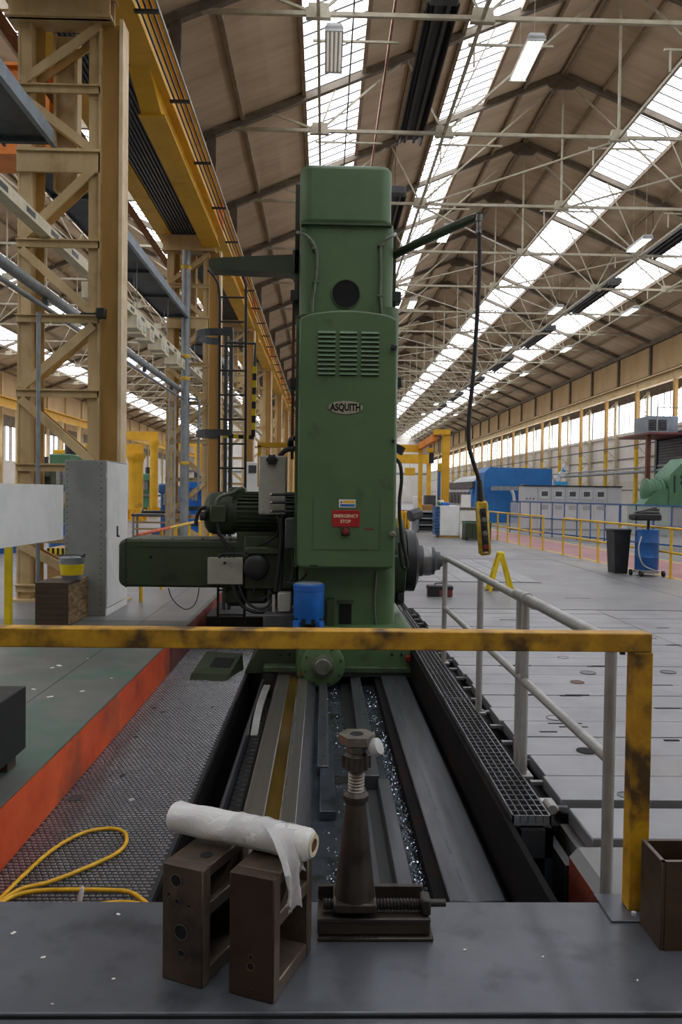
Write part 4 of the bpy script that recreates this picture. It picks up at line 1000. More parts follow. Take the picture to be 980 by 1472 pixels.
for px, py, r, m in ((842.5, 1079, .062, 'hole'), (829.5, 980.5, .06, 'rust_brown'), (809, 945, .055, 'cast_plate'), (845, 967, .07, 'way_dark'), (797, 1032, .06, 'cast_plate'), (960, 966, .07, 'way_dark'), (899, 1143, .045, 'way_dark')):
    p = gnd(px, py)
    MB().lathe([(r, 0), (r, .002)], (p.x, p.y, -.001), (0, 0, 1), 28).build('plug_disc', m, tf_)
    if m != 'hole': MB().lathe([(r, .001), (r, .003), (r * .9, .003), (r * .9, .001)], (p.x, p.y, 0), (0, 0, 1), 28, cap=False).build('plug_ring', 'dark_grey', tf_)
# second slotted floor beyond the first
t2 = sroot('floor_slotted_beyond')
for k in range(9):
    x = .75 + k * .36
    part('cast_plate', 'cast_plate', t2, (x + .008, x + .352, 14.2, 19.0, -.02, .006), bev=.003)
part('edge', 'black', t2, (.73, 4.0, 14.1, 14.19, -.02, .004))
# ---- yellow barrier bar across the front
yb = thing('barrier_rail', 'worn yellow square tube barrier across the front of the pit', 'barrier', (1.22, 2.96, 0))
a = at(0, 917, 2.96); b = at(905, 919, 2.96); zb = (a.z + b.z) / 2
bev(MB().box(-2.4, at(932, 919, 2.96).x, 2.925, 3.0, zb - .036, zb + .036).build('top_bar', 'rail_yellow', yb), .005)
px0 = at(903, 1100, 2.96).x; px1 = at(930, 1100, 2.96).x
bev(MB().box(px0, px1, 2.925, 3.0, 0.008, zb - .036).build('post', 'rail_yellow', yb), .005)
MB().box(px0 - .09, px1 + .06, 2.86, 3.06, 0, .008, .002).build('foot_plate', 'plate', yb)
c = at(896, 934, 2.95); MB().cyl((c.x, 2.96, c.z - .02), (c.x, 2.96, c.z + .03), .011, 8).build('bolt', 'dark_part', yb)
MB().cyl((px0 + .01, 2.9, .008), (px0 + .01, 2.9, .02), .01, 6).cyl((px1 + .03, 2.9, .008), (px1 + .03, 2.9, .02), .01, 6).build('bolt', 'lamp_body', yb)
# ---- grey tube handrail along the grating
hr = thing('handrail', 'grey galvanised tube handrail along the edge of the slotted floor', 'handrail', (1.19, 5, 0))
HX = 1.185
MB().tube([(HX, 3.12, 1.0), (HX, 4.72, 1.0)], .03, 14).build('top_rail', 'galv', hr); MB().tube([(HX, 4.3, .985), (HX, 7.42, .985), (HX, 7.5, .95)], .025, 14).build('top_rail', 'galv', hr)
MB().tube([(HX, 3.15, .52), (HX, 7.5, .50)], .024, 14).build('mid_rail', 'galv', hr)
for y, zb_ in ((3.15, -.3), (4.5, -.03), (4.62, -.03), (5.8, -.03), (7.5, -.03)):
    MB().cyl((HX, y, zb_), (HX, y, .99), .024, 14).build('post', 'galv', hr)
    if zb_ > -.1: MB().box(HX - .05, HX + .05, y - .05, y + .05, -.045, -.03).build('foot', 'galv', hr)
MB().lathe([(.036, -.05), (.036, .05)], (HX, 4.5, 1.0), (0, 1, 0), 14).build('clamp', 'galv', hr)
MB().box(1.165, 1.25, 4.0, 4.12, -.06, -.02, .01).cyl((1.2, 3.95, -.02), (1.2, 4.05, -.02), .025, 10).build('hinge_lug', 'galv', hr)
# ---- machinist's jack on its screw base
jk = thing('screw_jack', 'tall dark cast screw jack on a sliding screw base', 'jack', tuple(gnd(520, 1350)))
by0, by1 = 2.74, 2.86
xL = at(456, 1330, 2.78).x; xR = at(617, 1330, 2.78).x
part('base_flange', 'jack', jk, (xL, xR + .01, by0 - .005, by1 + .06, 0, .014), bev=.004)
part('base_web', 'jack', jk, (xL, xR, by0 + .01, by1 + .04, .014, .07), bev=.006)
part('base_lip', 'steel_dark', jk, (xL, xR, by0 + .005, by0 + .02, .06, .078), bev=.004); part('base_lip', 'jack', jk, (xL, xR - .01, by1 + .03, by1 + .05, .07, .125), bev=.004)
zs = .097; scr = MB(); pr = []
for k in range(0, 61): pr += [(.016 if k % 2 else .022, k * .0062)]
scr.lathe(pr, (xL + .02, 2.81, zs), (1, 0, 0), 14).build('feed_screw', 'steel_dark', jk)
part('screw_end', 'steel_dark', jk, (xR - .03, xR + .005, 2.775, 2.845, .07, .13), bev=.006)
MB().cyl((xR, 2.81, zs + .005), (xR + .062, 2.81, zs + .005), .0135, 12).build('screw_stub', 'steel_dark', jk)
c = at(509.5, 1300, 2.8); cx_ = c.x
part('carriage', 'jack', jk, (cx_ - .077, cx_ + .077, 2.735, 2.885, .10, .135), bev=.006)
H0 = .135; ztop = at(511, 1053, 2.8).z; Hh = ztop - H0
def hz(py): return at(510, py, 2.8).z
zt = [hz(v) for v in (1296, 1155, 1150, 1143, 1138)]
MB().lathe([(.075, H0), (.072, H0 + .02), (.037, zt[1]), (.046, zt[2]), (.046, zt[3]), (.034, zt[4])], (cx_, 2.81, 0), (0, 0, 1), 36).build('body', 'jack', jk)
pr = []; z = zt[4] - .01; k = 0
while z < hz(1100): pr.append((.026 if k % 2 else .031, z)); z += .0058; k += 1
MB().lathe(pr, (cx_, 2.81, 0), (0, 0, 1), 24).build('thread', 'jack_top', jk)
cp = MB().lathe([(.034, hz(1108)), (.046, hz(1104)), (.046, hz(1086)), (.036, hz(1082))], (cx_, 2.81, 0), (0, 0, 1), 24).build('collar', 'jack', jk)
for k in range(8):
    a = k * math.pi / 4; MB().cyl((cx_ + .046 * math.cos(a), 2.81 + .046 * math.sin(a), hz(1104)), (cx_ + .046 * math.cos(a), 2.81 + .046 * math.sin(a), hz(1087)), .008, 8).build('collar_lobe', 'jack', cp)
hx = MB(); zh0, zh1 = hz(1068), hz(1056)
hx.lathe([(.034, hz(1084)), (.042, hz(1072)), (.066, zh0), (.068, zh1), (.026, zh1), (.022, zh1 - .006)], (cx_, 2.81, 0), (0, 0, 1), 6)
ho = hx.build('hex_top', 'jack_top', jk, False)
MB().lathe([(.025, zh1 - .002), (.025, zh1 + .001)], (cx_, 2.81, 0), (0, 0, 1), 24).build('socket_hole', 'hole', jk)
a = at(527, 1079, 2.8); bq = at(543, 1073, 2.78)
tm_ = MB().lathe([(.012, 0), (.012, .02), (.03, .024), (.033, .04), (.03, .055), (.012, .06)], tuple(a), (bq - a), 20).build('locking_knob', 'lamp_body', jk)
MB().lathe([(.02, .03), (.02, .037)], tuple(a + Vector((0, -.028, 0))), (bq - a), 12).build('knob_recess', 'hole', tm_) if False else None
# cast lettering on the base
part('cast_letters', 'steel_dark', jk, *[(cx_ - .06 + .021 * i, cx_ - .045 + .021 * i, by0 - .003, by0 + .008, .0135, .0165) for i in range(7)])
# ---- two cast blocks
def cast_block(name, label, corner, ang, w, d, h, m_front, seed):
    """corner = nearest bottom corner; front runs back-left from it, side runs back-right"""
    t = thing(name, label, 'casting', tuple(corner))
    fx = Vector((-math.cos(ang), math.sin(ang), 0)); sd = Vector((math.sin(ang), math.cos(ang), 0))
    mx = Matrix(((fx.x, sd.x, 0, corner.x), (fx.y, sd.y, 0, corner.y), (0, 0, 1, 0), (0, 0, 0, 1)))
    def b(name, m, *bx, bv=.004):
        q = MB()
        for x in bx: q.box(*x, bv)
        return q.xf(mx).build(name, m, t)
    e = .035
    b('front_web', m_front, (0, w, 0, .045, 0, h))
    b('back_web', 'block_edge', (0, w, d - .04, d, 0, h))
    b('side_web', 'block_iron', (w - .04, w - .002, .04, d - .035, .002, h - .02), bv=0)
    b('bottom_plate', 'block_edge', (.001, w, .046, d - .041, 0, .05)); b('mid_rib', 'block_edge', (.001, w - .03, .04, d - .035, h * .56, h * .56 + .045)); b('top_plate', 'block_iron', (.001, w, .046, d - .041, h - .04, h))
    # diagonal rib in the upper pocket
    MB().prism([(.045, h * .62), (.08, h * .62), (d - .04, h - .07), (d - .04, h - .03)], .02, w - .03, 'yz').xf(mx).build('diagonal_rib', 'block_iron', t)
    b('machined_strip', 'block_edge', (-.0012, .0025, .004, .044, .004, h - .004), bv=0)
    rs = random.Random(seed)
    return t, mx
cA = gnd(290, 1423); tA, mA = cast_block('angle_block', 'dark cast iron block with bored holes in its face', cA, math.radians(24), .155, .3, .385, 'block_iron', 1)
cB = gnd(392, 1445); tB, mB = cast_block('angle_block', 'rust brown cast iron block with open pockets in its side', cB, math.radians(22), .157, .31, .395, 'block_rust', 2)
def bore(t, mx, x, z, r, dark=True):
    MB().lathe([(r, 0), (r, -.002), (r * .86, -.002), (r * .86, 0)], (x, -.0012, z), (0, 1, 0), 20, cap=False).xf(mx).build('bore_rim', 'block_edge', t)
    MB().lathe([(r * .88, -.0008), (r * .88, .001)], (x, -.0002, z), (0, 1, 0), 20).xf(mx).build('bore', 'hole', t)
for x, z, r in ((.1, .335, .022), (.08, .17, .027), (.078, .1, .014), (.128, .285, .008), (.095, .268, .01), (.05, .262, .007)): bore(tA, mA, x, z, r)
for x, z, r in ((.078, .135, .009), (.078, .105, .014), (.075, .028, .006)): bore(tB, mB, x, z, r)
MB().lathe([(.022, 0), (.022, .0015)], (.05, .1, .3852), (0, 0, 1), 18).xf(mA).build('top_hole', 'hole', tA)
# ---- roll of plastic film lying across the blocks
fr = thing('film_roll', 'roll of white plastic film lying across the two cast blocks', 'film roll', (-.3, 2.6, .395))
zr_ = .397 + .05
a = at(250, 1199, 2.74); a.z = zr_ + .004; bb = at(449, 1240, 2.52); bb.z = zr_
R = .052; ax = (bb - a).normalized(); side = Vector((0, 0, 1)).cross(ax).normalized(); upv = ax.cross(side)
N_, K_ = 40, 30; vs = []; fs = []; rs = random.Random(11)
for i in range(N_ + 1):
    t = i / N_; c = a.lerp(bb, t)
    for k in range(K_):
        th = 2 * math.pi * k / K_
        r = R * (1 + .035 * math.sin(3 * th + 9 * t) + .03 * math.sin(21 * t + 2 * th) + .02 * rs.random())
        if i == 0: r *= .9
        if i == N_: r *= .78
        vs.append(c + (side * math.cos(th) + upv * math.sin(th)) * r)
for i in range(N_):
    for k in range(K_): fs.append((i * K_ + k, i * K_ + (k + 1) % K_, (i + 1) * K_ + (k + 1) % K_, (i + 1) * K_ + k))
fs.append(tuple(range(K_))); fs.append(tuple(N_ * K_ + k for k in range(K_))[::-1])
MB()._add(vs, fs).build('roll', 'film', fr)
core = MB().lathe([(.036, -.004), (.036, .004), (.022, .004), (.022, -.02)], tuple(bb + ax * .002), tuple(ax), 24, cap=False).build('core_tube', 'cream', fr)
MB().lathe([(.024, 0), (.024, .0015)], tuple(bb + ax * .0015), tuple(ax), 20).build('core_hole', 'rust_brown', fr)
# loose film: a wrap round the roll and a tail hanging over the block's side
U, V = 18, 14; vs = []; fs = []; rs = random.Random(21)
for i in range(U + 1):
    u = i / U
    for j in range(V + 1):
        v = j / V; c = a.lerp(bb, .42 + .12 * v + .42 * u * (1 - .25 * v)); th = math.radians(-20 + 235 * v)
        rad = R * (1.07 + .05 * math.sin(11 * u + 4 * v) + .03 * math.sin(23 * u - 6 * v))
        vs.append(c + (-side * math.cos(th) + upv * math.sin(th)) * rad)
for i in range(U):
    for j in range(V): fs.append((i * (V + 1) + j, (i + 1) * (V + 1) + j, (i + 1) * (V + 1) + j + 1, i * (V + 1) + j + 1))
MB()._add(vs, fs).build('film_wrap', 'film_thin', fr)
ang = math.radians(22); nB = Vector((math.cos(ang), -math.sin(ang), 0)); sB = Vector((math.sin(ang), math.cos(ang), 0))
U, V = 22, 20; vs = []; fs = []
for i in range(U + 1):
    u = i / U; c = a.lerp(bb, .60 + .33 * u)
    p0 = c + (nB * .45 + upv * .9 - side * .3).normalized() * R * 1.06
    p1 = cB + sB * (.015 + .145 * u) + nB * (.03 + .012 * math.sin(13 * u)); p1.z = .405
    Lt = .045 + .10 * max(0, math.sin(math.pi * (u * .95 + .1))) ** .8 + .012 * math.sin(31 * u)
    for j in range(V + 1):
        v = j / V
        if v < .35:
            w_ = v / .35; p = p0.lerp(p1, w_) + Vector((0, 0, .035 * math.sin(math.pi * w_)))
        else:
            w_ = (v - .35) / .65; p = p1 + Vector((0, 0, -Lt * w_)) + nB * (.012 * math.sin(17 * u + 3 * w_) * w_) + sB * (.03 * w_ * (.5 - u))
        vs.append(p + Vector([rs.uniform(-.0008, .0008) for _ in range(3)]))
for i in range(U):
    for j in range(V): fs.append((i * (V + 1) + j, (i + 1) * (V + 1) + j, (i + 1) * (V + 1) + j + 1, i * (V + 1) + j + 1))
MB()._add(vs, fs).build('film_tail', 'film_thin', fr)
# ---- open steel box at the right edge
ob = thing('open_steel_box', 'open topped rusty steel box at the end of the deck plate', 'steel box', (1.3, 2.8, 0))
X0, X1, Y0, Y1, H_ = 1.205, 1.43, 2.68, 2.86, .318
part('side_wall', 'box_iron', ob, (X0, X0 + .014, Y0, Y1, 0, H_), bev=.003); part('side_wall', 'box_iron', ob, (X1 - .014, X1, Y0, Y1, 0, H_), bev=.003)
part('side_wall', 'box_iron', ob, (X0 + .014, X1 - .014, Y0, Y0 + .014, 0, H_)); part('side_wall', 'box_iron', ob, (X0 + .014, X1 - .014, Y1 - .014, Y1, 0, H_)); part('bottom', 'box_iron', ob, (X0 + .01, X1 - .01, Y0 + .01, Y1 - .01, 0, .012))
part('worn_rim', 'block_edge', ob, (X0, X0 + .014, Y0, Y1, H_, H_ + .001), (X0, X1, Y0, Y0 + .014, H_, H_ + .001))
# ---- black chest on the left
bc = thing('black_chest', 'heavy black steel chest on wooden blocks by the red kerb', 'chest', (-2.1, 4.2, 0))
bev(part('body', 'black', bc, (-2.6, -1.735, 3.2, 4.6, .07, .44)), .008)
for y in (3.4, 4.45): part('timber_foot', 'wood_dark', bc, (-2.5, -1.76, y - .06, y + .06, 0, .07))
# ---- yellow cable
cb2 = [(-30, 1320), (0, 1292), (30, 1262), (75, 1222), (118, 1198), (155, 1191), (178, 1196), (181, 1212), (165, 1228), (120, 1249), (70, 1268), (30, 1278), (0, 1296), (-30, 1312)]
MBc = [gnd(x, y, -.306) for x, y in cb2]
tag(MB().tube(spline(MBc, 8), .0105, 10).build('yellow_cable', 'cable_yellow'), 'yellow cable lying in a loop on the tread plate', 'cable')
cb3 = [gnd(x, y, -.304) for x, y in ((-12, 1310), (15, 1290), (50, 1281), (100, 1279), (150, 1279.5), (185, 1282), (205, 1294), (220, 1306), (240, 1314))]
tag(MB().tube(spline(cb3, 8), .0105, 10).build('yellow_cable', 'cable_yellow'), 'yellow cable running straight along the deck plate edge', 'cable')
cb4 = [gnd(x, y, -.305) for x, y in ((112, 1310), (130, 1302), (165, 1297), (195, 1298), (222, 1306))]
tag(MB().tube(spline(cb4, 8), .009, 10).build('yellow_cable', 'cable_yellow'), 'short end of yellow cable under the straight yellow run', 'cable')
p = gnd(113, 1300, -.32); tag(MB().lathe([(.01, 0), (.014, .03), (.01, .07), (.006, .08)], tuple(p), (.2, .1, 1), 12).build('plug', 'film'), 'small clear plastic plug at the yellow cable end', 'plug')
for px, py, s_ in ((85, 957, .03), (72, 1002, .025), (118, 994, .02), (48, 991, .02), (160, 975, .012), (126, 947, .012), (75, 960, .02)):
    p = gnd(px, py)
    tag(MB().box(p.x - s_, p.x + s_, p.y - s_ * .5, p.y + s_ * .5, 0, .004, .0015, rs.random() * 3).build('paper_scrap', 'sign_white'), 'torn pale scrap of paper on the worn green floor', 'debris', 'paper scraps on the green floor')
# flecks of debris on the deck plate
for px, py, s_ in ((19, 1342, .01), (62, 1377, .008), (170, 1315, .008), (163, 1408, .006), (780, 1376, .005), (668, 1366, .006), (916, 1410, .005), (75, 1444, .005)):
    p = gnd(px, py)
    tag(MB().box(p.x - s_, p.x + s_, p.y - s_ * .6, p.y + s_ * .6, 0, .004, .0015, rs.random() * 3).build('paper_fleck', 'sign_white'), 'tiny white fleck of debris on the steel deck plate', 'debris', 'flecks on the deck plate')
# ================================================================== OVERHEAD THINGS
# radiant heaters
hx0 = 2.0
ht = thing('radiant_heater', 'long black radiant tube heater hung below the roof on the stanchion side', 'heater', (2.35, TR[8], 11.8), 'heaters on the stanchion side')
y0, y1 = 16.3, 22.9
MB().prism([(2.0, 11.72), (2.1, 11.95), (2.6, 11.95), (2.7, 11.72), (2.67, 11.72), (2.58, 11.9), (2.12, 11.9), (2.03, 11.72)], y0, y1).build('reflector', 'black', ht)
for x in (2.22, 2.48): MB().cyl((x, y0 + .1, 11.8), (x, y1 - .1, 11.8), .05, 10).build('burner_tube', 'dark_part', ht)
MB().box(2.05, 2.65, y0 - .3, y0 + .05, 11.7, 11.95, .02).build('burner_box', 'dark_grey', ht)
for y in (y0 + .6, (y0 + y1) / 2, y1 - .6): MB().box(2.03, 2.67, y - .03, y + .03, 11.95, 11.98).cyl((2.35, y, 11.98), (2.35, y, zr(2.35)), .012, 6).build('hanger', 'dark_part', ht)
for k in range(1, 8): dup(ht, (0, 10.42 * k, 0))
dx = 2 * RX - 4.7
h2 = dup(ht, (dx, 10.42, 0), 'long black radiant tube heater hung below the roof on the white wall side', 'heaters on the white wall side')
for k in range(2, 8): dup(h2, (0, 10.42 * (k - 1), 0))
# hanging strip lights
def lamp(x, y, z, lit, label, group):
    t = thing('strip_light', label, 'light', (x, y, z), group)
    MB().prism([(x - .19, z), (x - .15, z + .12), (x + .15, z + .12), (x + .19, z)], y - .8, y + .8).build('body', 'lamp_body', t)
    for k in range(4): MB().cyl((x - .13 + .087 * k, y - .75, z - .012), (x - .13 + .087 * k, y + .75, z - .012), .022, 8).build('tube', 'tube_on' if lit else 'tube_dim', t)
    for s in (-.8, .78): MB().box(x - .19, x + .19, y + s, y + s + .03, z - .04, z + .06).build('end_cap', 'lamp_body', t)
    for s in (-.6, .6): MB().cyl((x, y + s, z + .12), (x, y + s, zr(x) - .02), .006, 5).build('chain', 'truss', t)
    return t
LZ_ = 10.95
l0 = lamp(.1, 16.75, LZ_, False, 'unlit four tube strip light hanging above the green column', 'unlit strip lights')
l1 = lamp(4.25, 16.9, LZ_, True, 'lit four tube strip light hanging under the roof of the main hall', 'lit strip lights')
for k in range(1, 8): dup(l1, (0, 10.42 * k + .9, 0))
for x in (11.6, 15.4):
    l2 = lamp(x, 16.9 + 10.42 + 1.6, LZ_, True, 'lit four tube strip light hanging under the roof of the main hall', 'lit strip lights')
    for k in range(1, 7): dup(l2, (0, 10.42 * k, 0))
for k in range(1, 6): dup(l0, (0, 10.42 * k, 0))
# copper gas pipe along the roof
tag(MB().tube([(1.42, 5, 12.2), (1.42, 120, 12.2)], .035, 8).build('gas_pipe', 'copper'), 'thin copper brown gas pipe running along under the roof', 'pipe')
tag(MB().tube([(.5, 10, 11.56), (.5, 100, 11.56)], .02, 6).build('conduit_run', 'dark_grey'), 'thin dark conduit running along the truss chords above the column', 'conduit')
# ---- beams, trunking and pipes between the stanchions
def between(k): return YS[k] - 10.42 + .45, YS[k] - .35
for k, lab in ((0, 'blue grey steel walkway beam ending at the stanchion behind the grey cabinet'), (1, 'blue grey steel walkway beam spanning between the two tan stanchions'), (2, 'blue grey steel walkway beam beyond the tall downpipe')):
    a, b = between(k)
    t = thing('walkway_beam', lab, 'beam', (-4.1, a, 6.2))
    MB().box(-4.4, -3.75, a, b, 6.3, 6.33).build('deck', 'tray_dark', t); MB().box(-3.77, -3.74, a, b, 6.26, 6.5).build('side_plate', 'tray_blue', t); MB().box(-4.42, -4.39, a, b, 6.26, 6.5).build('side_plate', 'tray_dark', t)
    MB().box(-3.74, -3.70, a, b, 6.26, 6.29).build('flange', 'tray_blue', t)
    for j in range(5): MB().box(-4.4, -3.77, a + 1 + j * 2.1, a + 1.06 + j * 2.1, 6.24, 6.3).build('cross_bar', 'tray_dark', t)
    for j in range(3): MB().cyl((-3.9, a + 1.4 + j * 3.2, 5.35), (-3.9, a + 1.4 + j * 3.2, 6.3), .008, 5).cyl((-4.15, a + 2.2 + j * 3.2, 5.35), (-4.15, a + 2.2 + j * 3.2, 6.3), .008, 5).build('drop_rod', 'pipe_grey', t)
tr = thing('busbar_trunking', 'cream slotted busbar trunking hung below the walkway beam', 'trunking', (-4.02, 12, 5.2))
MB().box(-4.02, -3.86, -2, 60, 5.125, 5.285).build('duct', 'cream', tr)
for k in range(30): MB().box(-3.862, -3.855, 3.0 + k * .9, 3.3 + k * .9, 5.17, 5.24).build('vent_slot', 'dark_grey', tr)
bx = thing('tap_off_box', 'cream tap off box in the row under the busbar trunking', 'box', (-4.0, 13.6, 4.95), 'tap off boxes')
MB().box(-4.15, -3.82, 13.4, 13.8, 4.85, 5.125, .01).build('case', 'cream', bx); MB().box(-3.82, -3.805, 13.5, 13.7, 4.93, 5.05).build('lid', 'lamp_body', bx)
for k, y in enumerate((14.2, 14.9, 16.0, 16.6, 17.3, 18.4, 19.0, 20.4, 21.0)): dup(bx, (.02 * (k % 3), y - 13.6, 0))
tag(MB().tube([(-3.9, 4, 4.32), (-3.9, 21.2, 4.32)], .075, 14).build('service_pipe', 'pipe_grey'), 'thick grey service pipe clipped along the stanchions', 'pipe')
tag(MB().tube(spline([(-3.9, 4, 4.12), (-3.9, 12, 4.12), (-3.9, 20.8, 4.12), (-3.6, 21.3, 4.1), (-3.42, 21.35, 4.0), (-3.42, 21.35, 3.2), (-3.42, 21.35, 1.6)]), .036, 10).build('service_pipe', 'pipe_grey'), 'thinner grey service pipe just below the thick one', 'pipe')
for y in (5, 8, 11, 14, 17, 20): tag(MB().box(-3.94, -3.86, y - .03, y + .03, 4.155, 4.246).build('pipe_clip', 'dark_grey'), 'small clip joining the two grey service pipes', 'clip', 'pipe clips')
a = at(55, 600, 10.95); tag(MB().tube([(a.x, 10.95, 0), (a.x, 10.95, 4.05)], .03, 10).build('vertical_conduit', 'pipe_grey'), 'slim grey vertical conduit in front of the near tan stanchion', 'conduit')
dpx = at(264, 600, 21.2)
dpp = thing('downpipe', 'tall grey downpipe on the tan stanchion beyond the cabinet', 'pipe', (dpx.x, 21.4, 0))
MB().tube([(dpx.x, 21.4, 0), (dpx.x, 21.4, 8.1)], .12, 16).build('tube', 'pipe_grey', dpp)
for z in (2.3, 4.6, 5.2, 7.6): MB().lathe([(.125, 0), (.135, .02), (.135, .08), (.125, .1)], (dpx.x, 21.4, z), (0, 0, 1), 16).build('band', 'line_yellow', dpp)
ct = thing('cable_ladder_tray', 'narrow galvanised cable ladder tray standing beside the downpipe', 'cable tray', (dpx.x - .35, 21.3, 0))
for s in (-.42, -.26): MB().box(dpx.x + s, dpx.x + s + .04, 21.2, 21.3, 0, 4.5).build('side_rail', 'galv', ct)
for k in range(9): MB().box(dpx.x - .42, dpx.x - .24, 21.22, 21.26, .3 + k * .5, .34 + k * .5).build('rung', 'galv', ct)
for px, py, lab in ((145, 450, 'small black lamp bracket on the near tan stanchion'),):
    c = at(px, py, 11.0); tag(MB().box(c.x - .06, c.x + .06, 10.97, 11.08, c.z - .07, c.z + .07, .01).bar((c.x - .3, 11.05, c.z), (c.x, 11.05, c.z), .02).build('lamp_bracket', 'dark_part'), lab, 'bracket')
# ================================================================== LEFT SIDE OF THE FLOOR
cb = thing('storage_cabinet', 'tall grey riveted steel cabinet with two white doors', 'cabinet', (-3.0, 10.4, 0))
CX0, CX1, CY0, CY1, CH_ = -3.26, -2.745, 9.9, 10.95, 1.97
bev(part('body', 'grey_cab_shaded', cb, (CX0, CX1, CY0, CY1, 0, CH_)), .006)
for i, (a, b) in enumerate(((CY0 + .015, CY0 + .52), (CY0 + .53, CY1 - .015))):
    d = bev(part('door', 'white_cab', cb, (CX1, CX1 + .018, a, b, .1, CH_ - .02)), .004)
    if i == 0: MB().box(CX1 + .018, CX1 + .03, b - .07, b - .03, .98, 1.12).cyl((CX1 + .02, b - .05, 1.0), (CX1 + .05, b - .05, .98), .012, 8).build('handle', 'dark_part', d)
    else: MB().box(CX1 + .018, CX1 + .035, a + .04, a + .12, .84, .86).build('handle', 'dark_part', d)
part('plinth', 'white_cab', cb, (CX1, CX1 + .012, CY0, CY1, 0, .09))
rv = MB().lathe([(.009, 0), (.007, .004)], (0, 0, 0), (0, -1, 0), 8).mesh('rivet', 'dark_grey')
for z in [.06 + .078 * k for k in range(25)]:
    for x in (CX0 + .03, CX1 - .06):
        o = link('rivet', rv, cb); o.matrix_parent_inverse = cb.matrix_basis.inverted(); o.location = (x, CY0, z)
for z in (.3, 1.0, 1.75): part('hinge', 'white_cab', cb, (CX1, CX1 + .02, CY0 + .002, CY0 + .014, z, z + .06))
# timber block box with bucket
tb = thing('timber_block', 'dark stack of laminated timber blocks beside the grey cabinet', 'timber', (-3.15, 9.5, 0))
zt_ = .507
for j in range(8):
    part('lamination', 'wood_dark', tb, (-3.35, -2.965, 9.14, 9.58, zt_ * j / 8 + .002, zt_ * (j + 1) / 8), bev=.004); part('lamination', 'wood_cut', tb, (-3.345, -2.96, 9.585, 9.885, zt_ * j / 8 + .002, zt_ * (j + 1) / 8 - .002), bev=.004)
part('end_grain', 'wood_cut', tb, (-2.966, -2.957, 9.145, 9.575, .01, zt_ - .03))
bk = thing('bucket', 'galvanised bucket with a yellow band standing on the timber blocks', 'bucket', (-3.1, 9.55, zt_))
c = at(103.5, 829, 9.5)
MB().lathe([(.118, 0), (.12, .004), (.15, .25), (.155, .27), (.15, .275), (.145, .262), (.112, .02), (0, .02)], (c.x, 9.5, zt_), (0, 0, 1), 32, cap=False).build('pail', 'bucket', bk)
MB().lathe([(.1275, .06), (.145, .19), (.147, .19), (.1295, .06)], (c.x, 9.5, zt_), (0, 0, 1), 32, cap=False).build('band', 'bright_yellow', bk)
MB().tube([(c.x + .155 * math.cos(t), 9.5 - .1 * math.sin(t), zt_ + .275 + .03 * math.sin(t)) for t in [math.pi * k / 12 for k in range(13)]], .006, 6).build('bail_handle', 'dark_part', bk)
MB().cyl((c.x + .02, 9.55, zt_ + .2), (c.x + .17, 9.45, zt_ + .31), .012, 8).build('stick', 'dark_part', bk)
# white panel on yellow legs
wp = thing('guard_board', 'large white board on yellow legs in front of the tan stanchion', 'panel', (-4, 8.4, 0))
pr_ = at(88, 735, 9.3); pl_2 = at(-60, 735, 7.0)
tp_r, bt_r = at(86, 697, 9.3), at(88, 775, 9.3); zT, zB = tp_r.z, bt_r.z
d = (pl_2 - pr_); d.z = 0; nrm = Vector((-d.y, d.x, 0)).normalized() * .025
q = MB(); base = [pr_, pl_2]
vs = [(p.x + s * nrm.x, p.y + s * nrm.y, z) for z in (zB, zT) for p, s in ((pr_, 1), (pr_, -1), (pl_2, -1), (pl_2, 1))]
q._add(vs, [(0, 1, 2, 3), (4, 5, 6, 7), (0, 1, 5, 4), (1, 2, 6, 5), (2, 3, 7, 6), (3, 0, 4, 7)]).build('board', 'white_cab', wp)
g_ = gnd(12, 913)
MB().box(g_.x - .035, g_.x + .035, g_.y - .035, g_.y + .035, 0, zB + .12, .005).build('leg', 'bright_yellow', wp); MB().box(g_.x - .06, g_.x + .06, g_.y - .06, g_.y + .06, 0, .01).build('foot', 'bright_yellow', wp)
e_ = pr_ - nrm.normalized() * .0 ; MB().box(pl_2.x - .035, pl_2.x + .035, pl_2.y + .03, pl_2.y + .1, 0, zB + .1).build('leg', 'bright_yellow', wp)
# red and yellow handrail on the left
hl = thing('safety_rail', 'low yellow and red safety rail beside the tan stanchions', 'railing', (-2.6, 13, 0))
MB().tube([(-2.6, 10.98, .97), (-2.6, 13.2, .97)], .025, 8).build('top_rail', 'kerb_red', hl); MB().tube([(-2.6, 13.2, .97), (-2.6, 18, .97)], .025, 8).build('top_rail', 'safety_yellow', hl); MB().tube([(-2.6, 10.98, .5), (-2.6, 18, .5)], .02, 8).build('mid_rail', 'safety_yellow', hl)
for y in (11.2, 12.6, 13.8, 15.2, 16.5, 18): MB().cyl((-2.6, y, 0), (-2.6, y, .97), .028, 8).build('post', 'safety_yellow', hl)
# striped cardboard-like crate behind the timber
cr_ = thing('striped_crate', 'brown crate with a black and yellow striped edge behind the bucket', 'crate', (-3.4, 13, 0))
p0 = at(68, 800, 13.0); p1 = at(98, 800, 13.0)
MB().box(p0.x, p1.x + .3, 13, 13.7, 0, .62).build('box', 'wood', cr_)
for k in range(8): MB().box(p0.x + .08 * k, p0.x + .08 * k + .04, 12.985, 13, .52, .62).build('stripe', 'black', cr_); MB().box(p0.x + .08 * k + .04, p0.x + .08 * k + .08, 12.985, 13, .52, .62).build('stripe', 'bright_yellow', cr_)
